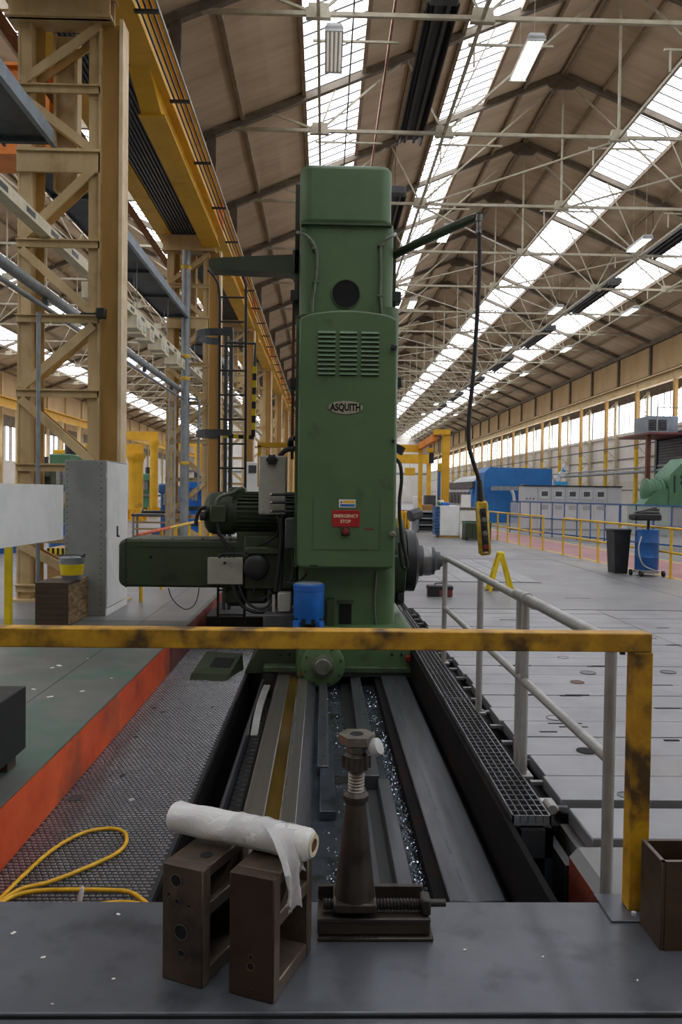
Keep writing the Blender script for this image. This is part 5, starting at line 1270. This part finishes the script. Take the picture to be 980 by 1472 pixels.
# blue barrel far left and blue boxes
def drum(px, py, Y, r, h, m, label, cat='drum'):
    c = at(px, py, Y); t = thing('drum', label, cat, (c.x, Y, 0))
    MB().lathe([(r, 0), (r, h * .32), (r * 1.04, h * .34), (r, h * .36), (r, h * .64), (r * 1.04, h * .66), (r, h * .68), (r, h), (r * .93, h)], (c.x, Y, 0), (0, 0, 1), 24).build('barrel', m, t)
    MB().lathe([(r * 1.03, h - .02), (r * 1.03, h + .01), (r * .94, h + .01)], (c.x, Y, 0), (0, 0, 1), 24, cap=False).build('rim', m, t)
    return t
drum(5, 800, 19.5, .3, .88, 'drum_blue', 'blue drum standing under the white board')
drum(92, 785, 16.2, .3, .88, 'drum_blue', 'blue drum half hidden behind the grey cabinet')
# ---- far left: jib crane pillars, machines
def jib(px, Y, r, top, label):
    c = at(px, 700, Y); t = thing('jib_pillar', label, 'jib crane', (c.x, Y, 0))
    MB().lathe([(r * 1.5, 0), (r * 1.5, .05), (r * 1.05, .06), (r, .6), (r, top - .5), (r * 1.15, top - .3), (r * 1.3, top - .2), (r * 1.3, top)], (c.x, Y, 0), (0, 0, 1), 24).build('pillar', 'crane_yellow', t)
    for k in range(8):
        an = k * math.pi / 4; MB().box(c.x + r, c.x + r * 1.5, Y - .02, Y + .02, 0, .6, 0, an, (c.x, Y)).build('web', 'crane_yellow', t)
    MB().box(c.x - 2.6, c.x + r, Y - .15, Y + .15, top, top + .5).build('jib_arm', 'crane_yellow', t)
    return t
jib(195, 41, .38, 3.5, 'thick yellow jib crane pillar beyond the grey cabinet')
jib(221, 47, .24, 4.6, 'slim yellow jib crane pillar beside the thick yellow one')
jib(285, 60, .3, 5.0, 'distant yellow jib crane pillar behind the downpipe')
def milling(px, Y, s, label, m='green_far', m2='blue_frame', name='milling_machine'):
    c = at(px, 700, Y); x = c.x; t = thing(name, label, 'machine tool', (x, Y, 0))
    MB().box(x - .6 * s, x + .6 * s, Y - .5 * s, Y + .7 * s, 0, .35 * s, .03).build('base', m, t)
    MB().box(x - .35 * s, x + .35 * s, Y, Y + .6 * s, .35 * s, 2.1 * s, .05).build('column', m, t)
    MB().box(x - .3 * s, x + .3 * s, Y - .7 * s, Y + .5 * s, 1.75 * s, 2.15 * s, .05).build('overarm', m, t)
    MB().cyl((x, Y - .55 * s, 1.3 * s), (x, Y - .55 * s, 1.8 * s), .13 * s, 14).build('spindle', 'steel', t)
    MB().box(x - .9 * s, x + .9 * s, Y - .7 * s, Y - .2 * s, .95 * s, 1.07 * s, .01).build('table', m2, t)
    MB().box(x - .2 * s, x + .2 * s, Y - .6 * s, Y - .1 * s, .35 * s, .95 * s).build('knee', m, t)
    MB().lathe([(.14 * s, 0), (.15 * s, .02), (.14 * s, .04)], (x - .95 * s, Y - .45 * s, 1.0 * s), (-1, 0, 0), 16).build('handwheel', 'steel', t)
    MB().cyl((x, Y + .2 * s, 2.1 * s), (x, Y + .2 * s, 2.5 * s), .16 * s, 14).build('motor', 'dark_part', t)
    return t
milling(98, 30, 1.35, 'green milling machine seen between the near stanchion legs')
milling(60, 34, 1.2, 'dark green milling machine behind the white board', 'green_dark')
milling(212, 52, 1.25, 'pale green milling machine beside the yellow pillars', 'green_far', 'steel')
milling(243, 27, .85, 'blue drilling machine at the foot of the downpipe', 'blue_frame', 'dark_part', 'drilling_machine')
milling(283, 30, .95, 'bright blue machine between the lattice legs beyond the rail', 'blue_motor', 'dark_part', 'drilling_machine')
milling(170, 44, 1.1, 'green lathe column left of the thick yellow pillar', 'green_far', 'safety_yellow')
yt = thing('yellow_carriage', 'yellow crane trolley machine above the green milling machine', 'trolley', (at(92, 655, 36).x, 36, 2.6))
c = at(92, 665, 36)
MB().box(c.x - .5, c.x + .5, 36, 36.8, c.z - .1, c.z + .6, .05).build('body', 'crane_yellow', yt); MB().box(c.x - .35, c.x + .6, 35.9, 36.7, c.z - .5, c.z - .1, .03).build('frame', 'black', yt); MB().box(c.x - .15, c.x + .15, 36.2, 36.5, 0, c.z - .5).build('stand', 'dark_grey', yt)
wb_ = thing('work_bench', 'grey work bench beyond the low safety rail', 'bench', (at(225, 760, 24).x, 24, 0))
c = at(225, 760, 24)
MB().box(c.x - .7, c.x + .7, 23.7, 24.3, .8, .88).build('top', 'dark_grey', wb_)
for sx_ in (-.65, .65):
    for sy in (23.75, 24.25): MB().box(c.x + sx_ - .03, c.x + sx_ + .03, sy - .03, sy + .03, 0, .8).build('leg', 'pipe_grey', wb_)
for k in range(3): MB().box(c.x - .65, c.x + .65, 23.75, 24.25, .2 + .2 * k, .23 + .2 * k).build('shelf', 'wood', wb_)
# white air conditioner / tower behind the control box
ac = thing('white_cabinet', 'white ventilated electrical cabinet behind the machine ladder', 'cabinet', (at(361, 690, 14).x, 14, 0))
c0, c1, z0_, z1_ = ex(352, 372, 664, 760, 14.0)
MB().box(c0, c1, 14, 14.6, 0, z1_, .01).build('body', 'white_cab', ac); MB().box(c0 + .06, c0 + .2, 13.99, 14, z1_ - .2, z1_ - .06).build('vent', 'dark_grey', ac)
# ================================================================== RIGHT SIDE OF THE FLOOR
# yellow railings along the red walkway
def railing(ys, label):
    t = thing('safety_railing', label, 'railing', (wx(ys[0]), ys[0], 0))
    for y in ys:
        X = wx(y) - .02
        MB().cyl((X, y, 0), (X, y, .98), .028, 8).build('post', 'safety_yellow', t); MB().box(X - .06, X + .06, y - .06, y + .06, 0, .012).build('foot', 'safety_yellow', t)
    MB().tube([(wx(y) - .02, y, .98) for y in (ys[0], ys[-1])], .026, 8).build('top_rail', 'safety_yellow', t); MB().tube([(wx(y) - .02, y, .5) for y in (ys[0], ys[-1])], .024, 8).build('mid_rail', 'safety_yellow', t)
railing([22.6, 23.7, 24.85, 26.1, 27.3, 28.5, 29.8, 31.2], 'yellow tube railing section nearest the grey cabinets')
railing([12.6, 14.0, 15.2, 16.4, 17.5, 18.7, 19.8, 21.0], 'yellow tube railing section behind the blue drum trolley')
# clear partition with blue frame
pt = thing('clear_partition', 'clear panelled partition in a blue frame beyond the walkway', 'partition', (9, 28, 0))
P0 = Vector((7.95, 33.0, 0)); P1 = Vector((10.7, 22.4, 0)); nP = 13; Hp = 1.33
for k in range(nP + 1):
    p = P0.lerp(P1, k / nP); w = .07 if k in (9, 11, 13) else .04
    MB().box(p.x - w / 2, p.x + w / 2, p.y - w / 2, p.y + w / 2, 0, Hp).build('post', 'blue_frame', pt)
    if k < nP:
        q = P0.lerp(P1, (k + 1) / nP); MB().bar((p.x, p.y, .72), (q.x, q.y, .72), .008, 1.16).build('panel', 'perspex', pt)
for z, h in ((Hp, .05), (.7, .04), (.14, .05)): MB().bar((P0.x, P0.y, z), (P1.x, P1.y, z), .05, h).build('rail', 'blue_frame', pt)
# row of grey electrical cabinets
gc_ = thing('electrical_cabinets', 'long row of pale grey electrical cabinets behind the clear partition', 'cabinet', (10.5, 35.5, 0))
x0, x1, _, z1 = ex(752, 893, 698, 740, 35.5)
for k in range(7):
    a = x0 + (x1 - x0) * k / 7; b = x0 + (x1 - x0) * (k + 1) / 7
    d = MB().box(a + .006, b - .006, 35.5, 36.4, .08, z1 - .05, .008).build('cabinet_bay', 'machine_grey', gc_)
    if 1 <= k <= 5:
        MB().box(a + .12, b - .12, 35.47, 35.5, z1 - .62, z1 - .22).build('vent_frame', 'lamp_body', d); MB().box(a + .18, b - .18, 35.46, 35.475, z1 - .5, z1 - .28).build('vent', 'dark_grey', d); MB().box(a + .16, b - .16, 35.47, 35.5, .95, 1.15).build('lower_vent', 'dark_grey', d)
    if k == 0:
        for i in range(3): MB().cyl((a + .15 + .16 * i, 35.48, z1 - .62), (a + .15 + .16 * i, 35.5, z1 - .62), .035, 10).build('button', ('dark_grey', 'red_button', 'black')[i], d)
part('top_plate', 'black', gc_, (x0 - .02, x1 + .02, 35.45, 36.45, z1 - .05, z1)); part('plinth', 'black', gc_, (x0, x1, 35.55, 36.4, 0, .08))
# large blue machining centre with grey curved covers
bm2 = thing('machining_centre', 'large blue machining centre with grey curved covers behind the cabinets', 'machine tool', (10, 46, 0))
x0, x1, _, z1 = ex(690, 793, 672, 740, 45)
MB().prism([(x0, 0), (x1, 0), (x1, z1 - .05), (x0 + .55, z1), (x0 + .25, z1 - .3)], 45, 47.5).build('front_housing', 'blue_far', bm2)
for k in range(7):
    y0 = 47.6 + k * 1.3
    MB().prism([(x0 - .1, 0), (x0 + 3.2, 0), (x0 + 3.2, z1 - .3), (x0 + .9, z1 - .35), (x0 + .35, z1 - .75), (x0 + .05, z1 - 1.4)], y0, y0 + 1.22).build('curved_cover', 'blue_far' if k == 0 else 'machine_grey', bm2)
    MB().box(x0 - .13, x0 - .08, y0 + .15, y0 + 1.05, 1.0, 1.75).build('window', 'dark_grey', bm2)
MB().box(x0, x0 + 3.2, 47.5, 56.6, z1 - 1.2, z1 - .8).build('spine', 'dark_grey', bm2)
fl3 = MB(); cc_ = at(707, 709, 44.98)
for k in range(6):
    an = k * math.pi / 3
    fl3.bar((cc_.x + .1 * math.cos(an), 44.985, cc_.z + .1 * math.sin(an)), (cc_.x + .52 * math.cos(an), 44.985, cc_.z + .52 * math.sin(an)), .02, .07)
    for s in (-.5, .5): fl3.bar((cc_.x + .34 * math.cos(an), 44.985, cc_.z + .34 * math.sin(an)), (cc_.x + .5 * math.cos(an + s * .6), 44.985, cc_.z + .5 * math.sin(an + s * .6)), .02, .05)
fl3.build('snowflake_emblem', 'sign_blue', bm2)
px_, _, _, pz = ex(749, 752, 696, 740, 44); MB().box(px_, px_ + .18, 44.2, 44.4, 0, pz).build('robot_post', 'pipe_grey', bm2)
pa, _, z0_, z1_ = ex(708, 750, 699, 705, 44); MB().box(pa, px_, 44.2, 44.4, z0_, z1_).build('robot_beam', 'pipe_grey', bm2)
a, b = at(735, 705, 44.2), at(739, 724, 44.2); MB().tube(spline([a, at(738, 712, 44.2), b]), .09, 10).build('bent_duct', 'lamp_body', bm2)
# light blue robot arm on the cabinets
ra = thing('robot_arm', 'small light blue jointed robot arm above the grey cabinets', 'robot arm', tuple(at(805, 698, 36)))
pts = [at(803, 698, 36), at(800, 688, 36), at(807, 682, 36), at(812, 672, 36)]
MB().box(pts[0].x - .2, pts[0].x + .35, 35.8, 36.2, pts[0].z + .02, pts[0].z + .18).build('base', 'sky_blue', ra)
for p, q in zip(pts, pts[1:]): MB().bar(p, q, .16).build('arm_link', 'sky_blue', ra)
for p in pts[1:]: MB().cyl(p + Vector((0, -.12, 0)), p + Vector((0, .12, 0)), .14, 12).build('joint', 'lamp_body', ra)
# drum trolley
c = gnd(936, 829)
drt = thing('drum_trolley', 'blue drum on a wheeled trolley with a black tray on top', 'trolley', tuple(c))
MB().lathe([(.23, .09), (.23, .36), (.24, .38), (.23, .4), (.23, .66), (.24, .68), (.23, .7), (.23, .93), (.215, .94)], (c.x, c.y + .25, 0), (0, 0, 1), 28).build('drum', 'drum_blue', drt)
MB().lathe([(.25, 0), (.25, .05), (.235, .06)], (c.x, c.y + .25, .06), (0, 0, 1), 24).build('dolly_ring', 'galv', drt)
for dx_, dy_ in ((-.22, 0), (.24, 0), (0, .45), (-.3, .3)): MB().cyl((c.x + dx_ - .02, c.y + dy_, .06), (c.x + dx_ + .02, c.y + dy_, .06), .06, 14).build('castor', 'black', drt)
MB().cyl((c.x + .02, c.y + .25, .9), (c.x + .02, c.y + .25, 1.12), .03, 8).build('stem', 'dark_part', drt)
MB().box(c.x - .32, c.x + .22, c.y + .05, c.y + .45, 1.12, 1.26, .03).build('tray', 'bin_black', drt)
MB().box(c.x - .22, c.x + .2, c.y + .1, c.y + .4, 1.26, 1.31, .02).bar((c.x - .25, c.y + .1, 1.28), (c.x + .15, c.y + .2, 1.38), .05, .06).bar((c.x - .05, c.y + .3, 1.3), (c.x + .2, c.y + .15, 1.34), .05, .05).build('tool', 'dark_grey', drt)
MB().tube(spline([(c.x - .2, c.y + .05, .8), (c.x - .28, c.y - .02, .55), (c.x - .2, c.y - .05, .25), (c.x + .05, c.y - .06, .12)]), .015, 8).build('hose', 'galv', drt)
wbn = thing('wheelie_bin', 'black waste bin beside the blue drum', 'bin', (c.x - .4, c.y + .75, 0))
MB()._add([(c.x - .4 + sx_ * (.13 if z == 0 else .17), c.y + .75 + sy * (.2 if z == 0 else .24), z) for z in (0, .86) for sx_, sy in ((-1, -1), (1, -1), (1, 1), (-1, 1))], [(0, 1, 2, 3), (4, 5, 6, 7), (0, 1, 5, 4), (1, 2, 6, 5), (2, 3, 7, 6), (3, 0, 4, 7)]).build('body', 'bin_black', wbn)
MB().box(c.x - .59, c.x - .21, c.y + .49, c.y + 1.01, .86, .93, .02).build('lid', 'bin_black', wbn)
# A-frame floor sign
c = gnd(718, 850)
af = thing('floor_sign', 'yellow folding A frame warning sign on the concrete floor', 'sign', tuple(c))
for s in (-1, 1):
    b_ = MB()
    for e in (-.13, .13): b_.bar((c.x + s * .19, c.y + e, .01), (c.x + s * .02, c.y + e * .6, .62), .025, .05)
    b_.bar((c.x + s * .10, c.y - .11, .35), (c.x + s * .10, c.y + .11, .35), .02, .1)
    b_.build('leg_frame', 'bright_yellow', af)
MB().box(c.x - .05, c.x + .05, c.y - .09, c.y + .09, .6, .66, .015).build('hinge', 'bright_yellow', af)
c2 = gnd(709, 848); tag(MB()._add([(c2.x - .2, c2.y - .15, 0), (c2.x + .25, c2.y - .15, 0), (c2.x + .25, c2.y + .25, 0), (c2.x - .2, c2.y + .25, 0), (c2.x + .05, c2.y - .1, .07), (c2.x + .2, c2.y - .1, .03), (c2.x + .2, c2.y + .2, .03), (c2.x + .05, c2.y + .2, .07)], [(3, 2, 1, 0), (4, 5, 6, 7), (0, 1, 5, 4), (1, 2, 6, 5), (2, 3, 7, 6), (3, 0, 4, 7)]).build('folded_mat', 'block_iron'), 'crumpled brown mat under the yellow floor sign', 'mat')
# toolbox
c = gnd(633, 858)
tbx = thing('toolbox', 'small dark toolbox with a faded red front on the floor plates', 'toolbox', tuple(c))
MB().box(c.x - .19, c.x + .19, c.y, c.y + .2, 0, .14, .01).build('body', 'toolbox_red', tbx); MB().box(c.x - .2, c.x + .2, c.y - .005, c.y + .21, .1, .17, .015).build('lid', 'bin_black', tbx); MB().box(c.x - .2, c.x - .02, c.y - .008, c.y, .0, .12).build('dark_panel', 'bin_black', tbx)
MB().tube(spline([(c.x - .08, c.y + .1, .17), (c.x - .06, c.y + .1, .2), (c.x + .06, c.y + .1, .2), (c.x + .08, c.y + .1, .17)]), .01, 6).build('handle', 'bin_black', tbx)
# grey cabinets in the middle distance
c = gnd(645, 773)
wc = thing('low_cabinet', 'low pale grey cabinet with a blue drawer side on a pallet', 'cabinet', tuple(c))
x0, x1, z0_, z1_ = ex(632, 660, 727, 772, c.y)
MB().box(x0, x1, c.y, c.y + .8, .08, z1_, .01).build('body', 'white_cab', wc); MB().box(x0 - .02, x1 + .02, c.y - .02, c.y + .82, 0, .08).build('pallet', 'wood', wc)
dx0 = ex(625.5, 632, 727, 772, c.y)[0]
for k in range(9): MB().box(dx0, x0 - .005, c.y - .02, c.y + .75, .1 + k * .118, .2 + k * .118, .008).build('drawer', 'blue_frame', wc)
wc2 = thing('low_cabinet', 'low pale cabinet with a brown worktop beside the drawer cabinet', 'cabinet', (x1 + .4, c.y, 0))
MB().box(x1 + .03, x1 + .85, c.y + .1, c.y + .9, 0, z1_ - .14, .01).build('body', 'white_cab', wc2); MB().box(x1 + .03, x1 + .88, c.y + .07, c.y + .92, z1_ - .14, z1_ - .06).build('worktop', 'block_edge', wc2)
tr1 = thing('parts_tray', 'blue and white parts heap on the drawer cabinet', 'tray', (x0 + .2, c.y + .3, z1_))
MB().box(x0 + .08, x0 + .38, c.y + .1, c.y + .4, z1_, z1_ + .12, .03).build('blue_cloth', 'blue_motor', tr1); MB().box(x0 + .02, x0 + .2, c.y + .3, c.y + .5, z1_, z1_ + .2, .04).build('white_cloth', 'sign_white', tr1); MB().box(x0 - .05, x0 + .05, c.y + .2, c.y + .5, z1_, z1_ + .15, .03).build('green_cloth', 'green_far', tr1)
bs = thing('blue_screen', 'white monitor with a blue edge standing behind the brown worktop', 'monitor', (x1 + .3, c.y + 2, 0))
a0, a1, z0_, z1_2 = ex(663, 679, 711, 728, c.y + 2); MB().box(a0, a1, c.y + 2, c.y + 2.1, z0_ - .3, z1_2).build('case', 'white_cab', bs); MB().box(a1 - .06, a1 + .02, c.y + 1.98, c.y + 2.02, z0_ - .3, z1_2).build('edge', 'sign_blue', bs); MB().box(a0 + .1, a1 - .1, c.y + 2, c.y + 2.2, 0, z0_ - .3).build('stand', 'dark_grey', bs)
# green crate
c = gnd(688, 777)
gcr = thing('green_crate', 'dark green ribbed steel crate by the start of the yellow railing', 'crate', tuple(c))
x0, x1, z0_, z1_ = ex(669, 706, 750, 777, c.y); MB().box(x0, x1, c.y, c.y + .7, .05, z1_, .01).build('body', 'green_dark', gcr)
for k in range(4): MB().box(x0 + (x1 - x0) * (k + .1) / 4, x0 + (x1 - x0) * (k + .35) / 4, c.y - .03, c.y, .05, z1_).build('rib', 'green_dark', gcr)
MB().box(x0 - .02, x1 + .02, c.y - .04, c.y + .72, z1_ - .06, z1_).build('lip', 'green_far', gcr)
for s in (x0, x1 - .1): MB().box(s, s + .1, c.y, c.y + .7, 0, .05).build('foot', 'dark_part', gcr)
# drawer rack and yellow bins
c = gnd(612, 765)
rk = thing('open_rack', 'grey rack with three dark open shelves behind the spindle', 'rack', tuple(c))
x0, x1, z0_, z1_ = ex(600, 626, 735, 765, c.y)
for k in range(4): MB().box(x0, x1, c.y, c.y + .7, z1_ * k / 3.2, z1_ * k / 3.2 + .06).build('shelf', 'pipe_grey', rk)
MB().box(x0, x0 + .06, c.y, c.y + .7, 0, z1_).build('side', 'pipe_grey', rk); MB().box(x1 - .06, x1, c.y, c.y + .7, 0, z1_).build('side', 'pipe_grey', rk); MB().box(x0, x1, c.y + .65, c.y + .7, 0, z1_).build('back', 'black', rk)
for k in range(3): MB().box(x0 + .08, x1 - .08, c.y + .1, c.y + .6, z1_ * k / 3.2 + .06, z1_ * k / 3.2 + .22, .02).build('casting', 'dark_part', rk)
pl3 = thing('motor_cradle', 'grey octagonal motor lying on a stand beside the open rack', 'motor', (x0 - .2, c.y - .6, 0))
MB().lathe([(.12, -.28), (.25, -.24), (.25, .24), (.12, .28)], (x0 - .2, c.y - .6, .75), (1, .6, .3), 8).build('casing', 'dark_grey', pl3); MB().box(x0 - .3, x0 - .1, c.y - .7, c.y - .5, 0, .6).build('stand', 'pipe_grey', pl3)
c = gnd(583, 762)
for k in range(4):
    x0, x1, z0_, z1_ = ex(575 + 4.4 * k, 578.8 + 4.4 * k, 735, 762, c.y)
    tag(MB().box(x0, x1, c.y + .9, c.y + 1.3, 0, z1_, .04).build('yellow_post', 'crane_yellow'), 'short yellow guard post in a row beyond the spindle', 'guard post', 'yellow guard posts beyond the spindle')
# yellow jib frame far back
yj = thing('portal_crane', 'tall yellow portal crane frame with a hanging hoist beyond the machine', 'crane', (5.5, 38, 0))
x0, x1, _, z1 = ex(635.5, 646, 618, 720, 38)
MB().box(x0, x1, 38, 38.3, 0, z1).build('post', 'crane_yellow', yj)
a0, _, z0_, z1_ = ex(624, 646, 617.5, 625, 38); MB().box(a0, x1, 37.9, 38.4, z0_, z1_).build('top_arm', 'crane_yellow', yj)
b0 = at(607, 640, 42); MB().bar((at(626, 625, 38).x, 38.2, at(626, 629, 38.2).z), (b0.x, 43, at(607, 642, 43).z), .22, .35).build('arm', 'crane_orange', yj)
d0 = at(572, 647, 43); MB().bar((b0.x, 43, at(607, 645, 43).z), (d0.x, 43, at(607, 645, 43).z), .25, .4).build('arm', 'crane_yellow', yj)
x0, x1, _, z1 = ex(601.5, 607, 646, 730, 43); MB().box(x0, x1, 43, 43.25, 0, z1).build('post', 'crane_yellow', yj)
h0 = at(620, 655, 40); MB().box(h0.x - .12, h0.x + .12, 39.9, 40.1, h0.z - .4, h0.z + .15, .03).build('hoist', 'black', yj); MB().box(h0.x - .25, h0.x + .1, 39.9, 40.1, h0.z + .15, h0.z + .4, .03).build('trolley', 'crane_yellow', yj); MB().cyl((h0.x, 40, h0.z + .4), (h0.x, 40, at(620, 634, 40).z), .02, 6).build('chain', 'dark_part', yj)
h0 = at(631, 672, 38); MB().box(h0.x - .1, h0.x + .12, 37.7, 37.9, h0.z - .2, h0.z + .2, .03).build('tool_balancer', 'pendant_yellow', yj); MB().cyl((h0.x, 37.8, h0.z + .2), (h0.x, 37.8, at(631, 624, 38).z), .02, 6).build('cable', 'black', yj); MB().box(h0.x - .09, h0.x + .05, 37.7, 37.9, h0.z - 1.6, h0.z - .2, .03).build('hanging_hose', 'blue_frame', yj)
yg = thing('gantry_beam', 'yellow gantry crane beam across the far end of the hall', 'crane', (2, 60, 0))
x0, x1, z0_, z1_ = ex(572, 620, 653, 666, 60); MB().box(x0 - 8, x1, 60, 60.6, z0_, z1_).build('beam', 'crane_yellow', yg); MB().box(x1 - .3, x1, 60.1, 60.5, 0, z0_).build('leg', 'crane_yellow', yg); MB().box(x0 - 8, x0 - 7.7, 60.1, 60.5, 0, z0_).build('leg', 'crane_yellow', yg)
sg = at(589, 678, 60.2); tag(MB().box(sg.x - .4, sg.x + .4, 60.2, 60.3, sg.z - .3, sg.z + .3).cyl((sg.x, 60.25, sg.z + .3), (sg.x, 60.25, z0_), .02, 6).build('hanging_sign', 'crane_yellow'), 'small yellow sign hanging below the far gantry beam', 'sign')
# far clutter: crates and pallets beyond the rack
rs = random.Random(9)
for i, (px, py, w, h, m, lab) in enumerate(((612, 742, .9, .9, 'wood', 'stack of pale wooden crates beyond the open rack'), (596, 741, 1.0, .5, 'blue_frame', 'blue crate on the floor beyond the yellow guard posts'), (618, 738, .8, 1.5, 'dark_grey', 'dark grey cabinet behind the wooden crates'), (583, 740, .9, .5, 'toolbox_red', 'dull red crate beside the blue crate'), (604, 737, 1.0, 1.4, 'white_cab', 'white cabinet behind the blue crate'))):
    c = gnd(px, py + 4)
    t = thing('floor_crate', lab, 'crate', tuple(c))
    MB().box(c.x - w / 2, c.x + w / 2, c.y, c.y + .8, .06, h, .02).build('body', m, t)
    for k in range(3): MB().box(c.x - w / 2 + k * w / 3 + .02, c.x - w / 2 + (k + 1) * w / 3 - .02, c.y - .02, c.y, .1, h - .05).build('slat', m, t)
    MB().box(c.x - w / 2, c.x + w / 2, c.y, c.y + .8, 0, .06).build('skid', 'dark_part', t)
# green machine, ventilation unit and roller door at the right edge
gm = thing('green_press', 'rounded green heavy machine behind the clear partition at the roller door', 'machine tool', (13.5, 30, 0))
x0, x1, z0_, z1 = ex(962, 1010, 655, 727, 31)
MB().prism([(x0, 0), (x1, 0), (x1, z1), (x0 + .7, z1 - .1), (x0 + .05, z1 - .75), (x0, z1 - 1.0)], 31, 32.5).build('tower', 'green_far', gm)
for i in range(2): MB().cyl((x0 + .55, 30.97, z1 - .85 - .25 * i), (x0 + .55, 31.0, z1 - .85 - .25 * i), .1, 14).build('gauge', 'black', gm)
MB().box(x0 + .18, x0 + .24, 30.98, 31, z1 - 1.5, z1 - .8).build('slot', 'dark_part', gm)
a = at(945, 706, 30.8); MB().lathe([(.36, -.35), (.44, -.3), (.47, 0), (.44, .4), (.36, .5)], (a.x + .1, 31.6, a.z), (1, 0, 0), 24).build('gear_drum', 'green_far', gm)
a = at(932, 718, 30.8)
for k in range(3): MB().lathe([(.49, 0), (.52, .03), (.52, .09), (.49, .12)], (x0 - .75 + .28 * k, 31.6, at(945, 706, 30.8).z), (1, 0, 0), 24).build('drum_rib', 'green_far', gm)
MB().prism([(a.x - .25, .9), (a.x + .9, .9), (a.x + .9, 1.95), (a.x + .35, 1.75), (a.x - .05, 1.35)], 31.05, 31.9).build('slide_nose', 'green_far', gm)
MB().box(a.x - .3, x1, 31.0, 32.3, 0, 1.3, .1).build('bed', 'green_far', gm)
rd = sroot('door_1'); dY = 37.0
for k in range(30): part('shutter_slat', 'shutter', rd, (19.0, 19.1, 38.0, 44.0, k * .16, k * .16 + .145), bev=.01)
part('door_frame', 'dark_grey', rd, (18.9, 19.95, 44.0, 44.25, 0, 5.0)); part('door_head', 'dark_grey', rd, (18.85, 19.9, 37.5, 44.3, 4.85, 5.15))
vu = thing('ventilation_unit', 'pale blue ventilation unit on the platform over the roller door', 'ventilation unit', (18, 41, 5.15))
x0, x1, z0_, z1_ = ex(931, 974, 598, 623, 40.5)
MB().box(x0 - .2, 18.84, 39.8, 43.9, z0_ - .1, z0_).build('platform', 'toolbox_red', vu); MB().box(x0, x0 + 1.6, 40.5, 42.2, z0_, z1_, .02).build('case', 'tray_blue', vu)
for i in range(2):
    MB().box(x0 + .06 + .5 * i, x0 + .48 + .5 * i, 40.47, 40.5, z0_ + .15, z1_ - .2).build('grille', 'black', vu)
    for k in range(4): MB().box(x0 + .06 + .5 * i, x0 + .48 + .5 * i, 40.45, 40.47, z0_ + .2 + .13 * k, z0_ + .24 + .13 * k).build('grille_slat', 'dark_grey', vu)
MB().box(x0 - .1, x0 + .1, 40.3, 40.5, 0, z0_ - .1).build('support', 'rust_brown', vu); MB().tube([(x0 + .3, 40.1, z0_ + .05), (x0 + .3, 40.1, z1_ + .4), (18.6, 40.1, z1_ + .4)], .03, 6).build('guard_rail', 'pipe_grey', vu)
